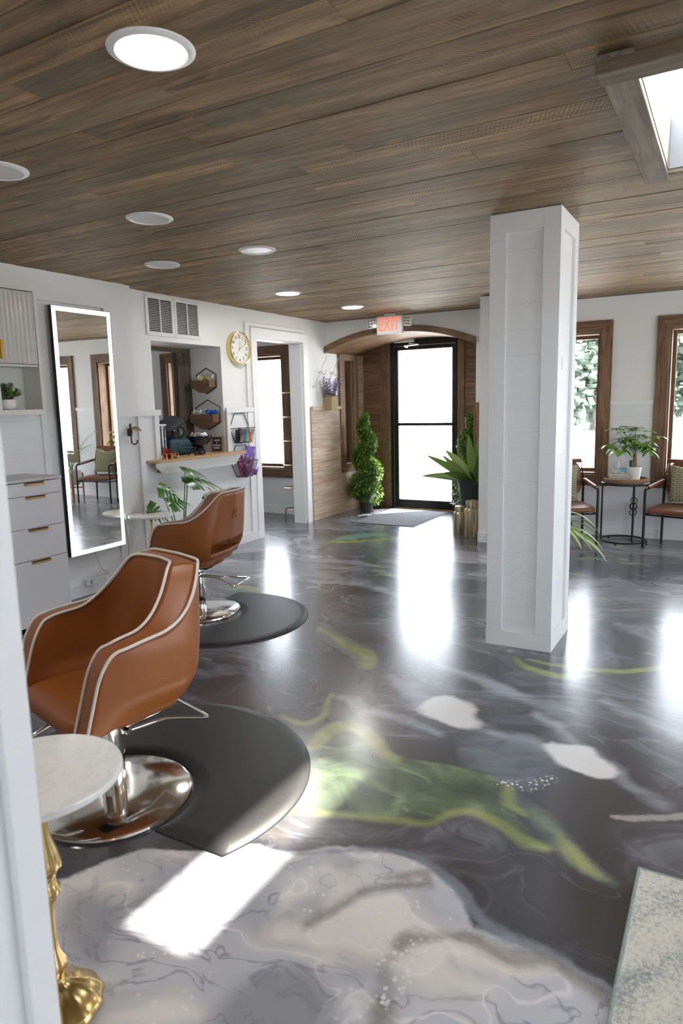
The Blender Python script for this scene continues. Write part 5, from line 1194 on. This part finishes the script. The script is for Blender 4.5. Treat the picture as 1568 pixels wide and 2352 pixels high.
# ---- round side table with tray
t=thing('round_side_table','round black metal side table between the two armchairs','side table',(-.875,7.255,0))
MB().lathe([(0,.585),(.222,.585),(.226,.59),(.226,.606),(.222,.61),(0,.61)],64).build('table_top',simple('dark_grey_top',(.035,.036,.04),.22),t)
m=MB().ring((0,0,.022),.215,.0085,'z',56); m.build('base_ring',BLACKM,t)
for a in (math.radians(188),math.radians(-62),math.radians(73)):
    x,y=.212*math.cos(a),.212*math.sin(a); MB().tube([(x,y,.022),(x,y,.586)],.0085,10).build('leg',BLACKM,t)
    m=MB(); u=Vector((-math.sin(a),math.cos(a),0))
    for z in (.335,.395):
        P=[Vector((x,y,z))+u*.032*math.cos(k*PI/14)+Vector((0,0,.032*math.sin(k*PI/14))) for k in range(28)]; m.tube(P,.0045,6,True)
    m.build('ring_ornament',BLACKM,t)
m=MB()
for a in (.3,2.4,4.5): m.lathe([(0,0),(.010,0),(.010,.016),(0,.016)],12,c=(.215*math.cos(a),.215*math.sin(a),0))
m.build('feet',BLACKM,t)
RAT=NT('woven_rattan'); p=RAT.P(); x,y,z=RAT.sep(p); an=RAT.M('ARCTAN2',y,x); wv=RAT.M('SINE',RAT.M('ADD',RAT.M('MULTIPLY',an,90),RAT.M('MULTIPLY',RAT.M('SINE',RAT.M('MULTIPLY',z,260)),2.2))); RAT.bump(wv,.8,.004); RAT=RAT.out(RAT.mix(RAT.mp(wv,-1,1),(.20,.09,.035),(.55,.33,.17)),.6)
t=thing('rattan_tray','round woven rattan tray on the side table','tray',(-.875,7.255,.610))
MB().lathe([(0,0),(.197,0),(.205,.012),(.205,.036),(.199,.04),(.193,.036),(.193,.012),(0,.010)],72).build('tray_body',RAT,t)
TZ=.6205
t=thing('money_tree','money tree with braided trunk in a ribbed white pot on the tray','potted plant',(-.80,7.255,TZ))
pr=[(0,0),(.048,0),(.05,.003)]
for k in range(18): z=.008+k*.0072; r=.051+.018*(z/.14); pr+=[(r,z),(r+.0018,z+.003),(r,z+.006)]
pr+=[(.0705,.142),(.066,.142),(.062,.12),(0,.118)]
MB().lathe(pr,48).build('ribbed_pot',WHITEG,t)
BARK=wood('trunk_bark','z',(.09,.05,.03),(.24,.15,.09),(.38,.27,.17),.8,.2,False)
m=MB()
for k in range(3):
    P=[(.011*math.cos(z*42+k*2.09)*(1.1-z*1.2),.011*math.sin(z*42+k*2.09)*(1.1-z*1.2),.115+z) for z in [i*.012 for i in range(13)]]; m.tube(P,[.0135*(1-.25*i/13) for i in range(13)],8)
m.build('braided_trunk',BARK,t)
q=random.Random(12); ml=MB(); mt=MB()
for k in range(38):
    a=q.uniform(0,2*PI); el=q.uniform(-.1,1.35); L_=q.uniform(.09,.24) if k>9 else q.uniform(.24,.33); d=Vector((math.cos(a)*math.cos(el),math.sin(a)*math.cos(el)*.62,math.sin(el)))
    s0=Vector((0,0,.27+q.uniform(-.03,.04))); e0=s0+d*L_+Vector((0,0,.03)); mt.tube(bz([s0,(s0+e0)/2+Vector((0,0,.025)),e0],4),.0018,5)
    if e0.y>.20: e0.y=.20
    rr=q.random(); az=q.uniform(0,1)
    for j in range(5):
        b=az+2*PI*j/5; dd=Vector((math.cos(b),math.sin(b)*.8,-.25+.5*d.z)); leaf(ml,e0,(dd+d*.35).normalized(),q.uniform(.085,.13),.040,.9,.12,n=6,rnd=rr)
ml.build('leaves',leafm('money_tree_leaf',(.05,.17,.012),(.20,.40,.03),.3),t); mt.build('stalks',GM,t)
m=MB().box(-.045,-.02,-.03,-.028,.10,.205); m.build('plant_tag',simple('dark_green_tag',(.01,.09,.07),.4),t); 
t=thing('tissue_box','blue and orange tissue box with a white tissue standing on the tray','tissue box',(-.94,7.285,TZ),rz=math.radians(12))
TB=NT('tissue_print'); p=TB.P(); TB=TB.out(TB.ramp(TB.noise(p,16,2),[(.40,(.22,.50,.72)),(.47,(.75,.72,.60)),(.50,(.85,.33,.02)),(.62,(.80,.25,.01))],'CONSTANT'),.5)
MB().box(-.062,.062,-.055,.055,0,.115).build('box_body',TB,t,.001)
MB().box(-.063,.063,-.056,.056,.106,.116).build('top_band',simple('sky_blue_card',(.22,.48,.70),.5),t)
m=MB(); V=[];F=[]
for i in range(9):
    for j in range(7):
        u,v=i/8*2-1,j/6; V.append((u*(.035-.016*v)+.006*math.sin(3*v),.010*math.sin(4*u+2*v),.114+v*.085+.008*math.cos(5*u)*v))
for i in range(8):
    for j in range(6): a=i*7+j; F.append((a,a+7,a+8,a+1))
m.add(V,F,.5,True); o=m.build('tissue',simple('tissue_white',(.85,.85,.84),.9),t); o.modifiers.new('s','SOLIDIFY').thickness=.002
t=thing('letter_board','wood-framed letter board sign about hair leaning in front of the tissue box','sign',(-.925,7.165,TZ),rz=math.radians(3)); w_,h_=.098,.078
tl=Matrix.Rotation(-.12,4,'X'); SGW=wood('sign_frame_oak','x',(.35,.18,.09),(.52,.30,.16),(.62,.40,.24),.5,.1,False)
m=MB().box(-w_,w_,-.006,.006,0,.009).box(-w_,w_,-.006,.006,h_-.009,h_).box(-w_,-w_+.009,-.006,.006,.009,h_-.009).box(w_-.009,w_,-.006,.006,.009,h_-.009); m.xf(tl); m.build('frame',SGW,t,.001)
m=MB().box(-w_+.009,w_-.009,-.002,.004,.009,h_-.009); m.xf(tl); m.build('board',simple('cream_board',(.72,.70,.63),.6),t)
m=text_mb('INVEST IN YOUR HAIR,\nYOU WEAR IT EVERYDAY',.0165,.0006,.0003,.92,1.25); m.xf(tl@T(0,-.003,h_/2)@RX); m.build('lettering',BLACKR,t)
# ---- monstera between the hatch and the farther chair
def mleaf(m,base,d,L,W,droop,nrm,rr):
    d=Vector(d).normalized(); nrm=Vector(nrm); s=d.cross(nrm).normalized(); u=s.cross(d).normalized()
    def P(t,w): # t along, w across signed
        return Vector(base)+d*(t*L)+s*(w*W/2)-Vector((0,0,1))*droop*L*(t*t)-u*(abs(w)**1.6)*W*.16
    prof=lambda t:(math.sin(PI*min(1,max(0,(t+.18)/1.18))**.75))**.75
    n=6
    for sg in (-1,1):
        for k in range(n+1):
            t0=-.14+k*.165; t1=t0+(.165 if k<1 else .118); sl=.16+.05*k; V=[];F=[]
            for i in range(6):
                w=i/5; tt=sl*w
                c0,c1=t0+tt,t1+tt; cut=.25
                mid=(t0+t1)/2+tt; hw=(t1-t0)/2*(1.22 if w<cut else (1.0-.55*max(0,w-.6)/.4))
                if k==0: hw=(t1-t0)/2*1.3
                ww=w*prof(min(1,mid)); V+=[P(max(-.16,mid-hw),sg*ww),P(min(1.02,mid+hw),sg*ww)]
            for i in range(5): F.append((2*i,2*i+1,2*i+3,2*i+2))
            m.add(V,F,rr,True)
    m.tube([P(t_,0)+u*.001 for t_ in (-.05,.2,.4,.6,.8,1.0)],.0022,5,rnd=rr)
t=thing('monstera_plant','monstera with split leaves standing between the hatch and the farther salon chair','potted plant',(-4.12,4.42,0))
ml=MB(); ms=MB(); Mw=lambda p:(p[0]+4.12,p[1]-4.42,p[2])
for (b,d,L,W,dr,nr) in (((-4.15,4.215,.775),(.35,.72,-.35),.20,.17,.25,(.75,-.35,.6)),((-4.12,4.50,.905),(.1,1,-.05),.24,.19,.35,(.55,-.1,.85)),((-4.10,4.50,.815),(.25,.9,.05),.36,.24,.40,(.45,-.15,.85)),((-4.16,4.34,.625),(.05,1,.15),.22,.17,.3,(.8,-.1,.6)),((-4.20,4.13,.62),(.2,.8,-.5),.2,.16,.2,(.8,-.3,.3)),((-4.05,4.40,.47),(.3,.8,.2),.12,.09,.2,(.5,-.5,.7)),((-4.16,4.78,.60),(.4,.3,.8),.10,.07,.1,(.8,-.5,.1))):
    bb=Mw(b); mleaf(ml,bb,d,L,W,dr,nr,R_.random()); ms.tube(bz([(0,0,.22),((bb[0]*.6),(bb[1]*.45),bb[2]*.62),bb],8),[.008-.004*i/16 for i in range(17)],7)
ml.build('split_leaves',leafm('monstera_leaf',(.02,.09,.012),(.06,.20,.02),.28),t); ms.build('stems',GM,t)
MB().lathe([(0,0),(.10,0),(.125,.22),(.13,.235),(.12,.235),(.115,.20),(0,.20)],40).build('pot',WHITEG,t)
# ---- striped corn plant in a rope basket behind the column
ROPE=NT('rope_basket_weave'); p=ROPE.P(); x,y,z=ROPE.sep(p); an=ROPE.M('ARCTAN2',y,x); wv=ROPE.M('SINE',ROPE.M('ADD',ROPE.M('MULTIPLY',an,34),ROPE.M('MULTIPLY',z,120))); hr=ROPE.M('ABSOLUTE',ROPE.M('SINE',ROPE.M('MULTIPLY',z,105))); ROPE.bump(ROPE.M('ADD',hr,ROPE.M('MULTIPLY',wv,.3)),.9,.01); ROPE=ROPE.out(ROPE.mix(ROPE.mp(wv,-1,1),(.42,.24,.16),(.66,.50,.36)),.8)
t=thing('striped_corn_plant','striped corn plant in a coiled rope basket behind the white column','potted plant',(-1.06,4.66,0))
MB().lathe([(0,0),(.11,0),(.15,.05),(.168,.12),(.165,.18),(.13,.25),(.115,.285),(.12,.31),(.11,.315),(.10,.28),(0,.26)],48).build('rope_basket',ROPE,t)
SC=NT('striped_leaf'); r=SC.attr(); SC=SC.out(SC.ramp(r,[(.0,(.10,.26,.03)),(.5,(.20,.36,.05)),(.75,(.55,.58,.33))]),.4)
m=MB(); q=random.Random(8)
for k in range(20):
    a=q.uniform(0,2*PI); 
    if k==0: a=.15
    if k==1: a=-.25
    if k==2: a=.0
    d=Vector((math.cos(a),math.sin(a),.9)); z0=.45+.2*q.random()
    L_=q.uniform(.38,.5); w0=.062
    for j,(off,rr,wd) in enumerate(((0,.3,w0),(.002,.95,w0*.42))): leaf(m,(0,0,z0+off),d,L_,wd,1.9,.2,n=10,rnd=rr if j else q.uniform(.1,.5))
m.build('leaves',SC,t); MB().tube([(0,0,.25),(.01,0,.72)],.013,8).build('cane',BARK,t)
# ---- palm on a wooden plant stand, seen in the mirror
t=thing('parlor_palm','small palm in a white pot on a wooden stand, reflected in the lit mirror','potted plant',(.34,7.20,0))
PINE=wood('stand_oak','z',(.42,.20,.07),(.58,.30,.12),(.66,.38,.18),.5,.1,False)
for a in (.7,2.3,3.9,5.4): MB().tube([(.15*math.cos(a),.15*math.sin(a),0),(.15*math.cos(a),.15*math.sin(a),.40)],.014,10).build('leg',PINE,t)
m=MB(); m.tube([(.15*math.cos(.7),.15*math.sin(.7),.2),(.15*math.cos(3.9),.15*math.sin(3.9),.2)],.011,8).tube([(.15*math.cos(2.3),.15*math.sin(2.3),.17),(.15*math.cos(5.4),.15*math.sin(5.4),.17)],.011,8); m.build('stand',PINE,t)
MB().lathe([(0,.215),(.10,.215),(.125,.25),(.132,.45),(.126,.45),(.12,.42),(0,.41)],40).build('pot',WHITEG,t)
m=MB(); ms=MB(); q=random.Random(4)
for k in range(9):
    a=[2.9,3.4,.3,-.3,1.2,4.4,5.2,2.2,3.9][k]; L_=q.uniform(.65,.95); d=Vector((math.cos(a)*.30,math.sin(a)*.2-.1,1)).normalized(); P=[Vector((0,0,.42))]
    for i in range(14): d=(d+Vector((math.cos(a)*.08,math.sin(a)*.04-.01,-.035))).normalized(); nx_=P[-1]+d*L_/14; nx_.y=min(nx_.y,.22); P.append(nx_)
    ms.tube(P,[.005-.004*i/15 for i in range(15)],6)
    for i in range(5,15):
        tt=(P[i]-P[i-1]).normalized(); s=tt.cross(Vector((0,0,1))).normalized()
        for sg in (-1,1): leaf(m,P[i],(tt*.6+s*sg+Vector((0,0,-.1))).normalized(),.15*math.sin(PI*(i-3)/13),.013,.5,n=4)
m.build('fronds',leafm('palm_leaf',(.06,.20,.02),(.22,.38,.05)),t); ms.build('stalks',GM,t)
# ---- rug
RUG=NT('distressed_rug'); p=RUG.P(); x,y,z=RUG.sep(p)
a=RUG.noise(p,80,5,.8,.3); b=RUG.noise(RUG.comb(RUG.M('MULTIPLY',x,1),RUG.M('MULTIPLY',y,1),0),5,4,.6,1.5); rn=RUG.M('SINE',RUG.M('MULTIPLY',RUG.V('LENGTH',RUG.V('ADD',p,(-.5,.1,0))),38))
v=RUG.M('ADD',RUG.M('MULTIPLY',a,.7),RUG.M('ADD',RUG.M('MULTIPLY',b,.25),RUG.M('MULTIPLY',rn,.03)))
c=RUG.ramp(v,[(.36,(.28,.31,.33)),(.42,(.46,.48,.46)),(.48,(.68,.67,.59)),(.6,(.78,.76,.67))]); wv=RUG.M('MULTIPLY',RUG.M('SINE',RUG.M('MULTIPLY',x,1400)),RUG.M('SINE',RUG.M('MULTIPLY',y,1400))); c=RUG.mix(RUG.mp(wv,.0,1,0,.18),c,(.75,.75,.66))
RUG.bump(RUG.M('ADD',wv,RUG.noise(p,300,2)),.4,.003); RUG=RUG.out(c,.95)
t=thing('area_rug','pale distressed area rug at the lower right corner','rug',(.62,1.0,0)); t.rotation_euler.z=math.radians(0)
MB().box(-.785,.9,-1.6,1.095,.001,.011).build('pile',RUG,t); m=MB().tube([(-.787,-1.6,.007),(-.787,1.097,.007),(.9,1.097,.007)],.007,8); m.build('bound_edge',simple('sage_binding',(.30,.38,.36),.9,var=.5,sc=90),t)
# ---- trees outside
TRL=leafm('far_tree_leaf',(.13,.18,.14),(.24,.28,.22),.9)
def tree(loc,h,w_,label,seed):
    t=thing('tree',label,'tree',loc,0,'trees beyond the far windows'); q=random.Random(seed); m=MB()
    for k in range(26):
        c=Vector((q.gauss(0,.45)*w_,q.gauss(0,.4)*w_,h*.42+q.gauss(0,.20)*h)); r=q.uniform(.35,.6)*w_*.6
        for j in range(330):
            d=rdir(q); leaf(m,c+d*r*q.uniform(.3,1.15),(d+rdir(q)).normalized(),.36,.34,.3,n=1,shape=lambda t_:.85)
    m.build('crown',TRL,t); MB().tube([(0,0,0),(.1,0,h*.35),(0,.1,h*.7)],[.13,.10,.05],8).build('trunk',simple('far_trunk',(.16,.15,.13),.9),t); return t
for k,(x,y,h,w_,lab) in enumerate(((-5.5,33,10.5,3.4,'leafy tree beyond the window behind the column'),(-9.8,36,9,3.0,'leafy tree left of the one behind the column'),(-1.4,34,8.5,2.8,'leafy tree beyond the right-edge window'),(3.6,36,9,3.2,'leafy tree reflected beyond the far windows'))): tree((x,y,-.04),h,w_,lab,k+3)
# unseen ceiling lights, added to brighten the room
for (x,y,lab) in ((2.6,3.0,'by the right wall'),(1.4,5.4,'right of the armchairs'),(-2.7,-.2,'above the near cabinets')):
    t=thing('recessed_light','added unseen round fill light outside the frame, '+lab,'ceiling light',(x,y,H),group='recessed ceiling lights')
    MB().lathe([(.096,-.004),(.099,-.009),(.112,-.008),(.122,-.002),(.123,.003)],40,cap=False).build('trim_ring',PLAST,t); MB().lathe([(0,-.005),(.0965,-.005),(.0965,.0)],40).build('diffuser',LIT,t)
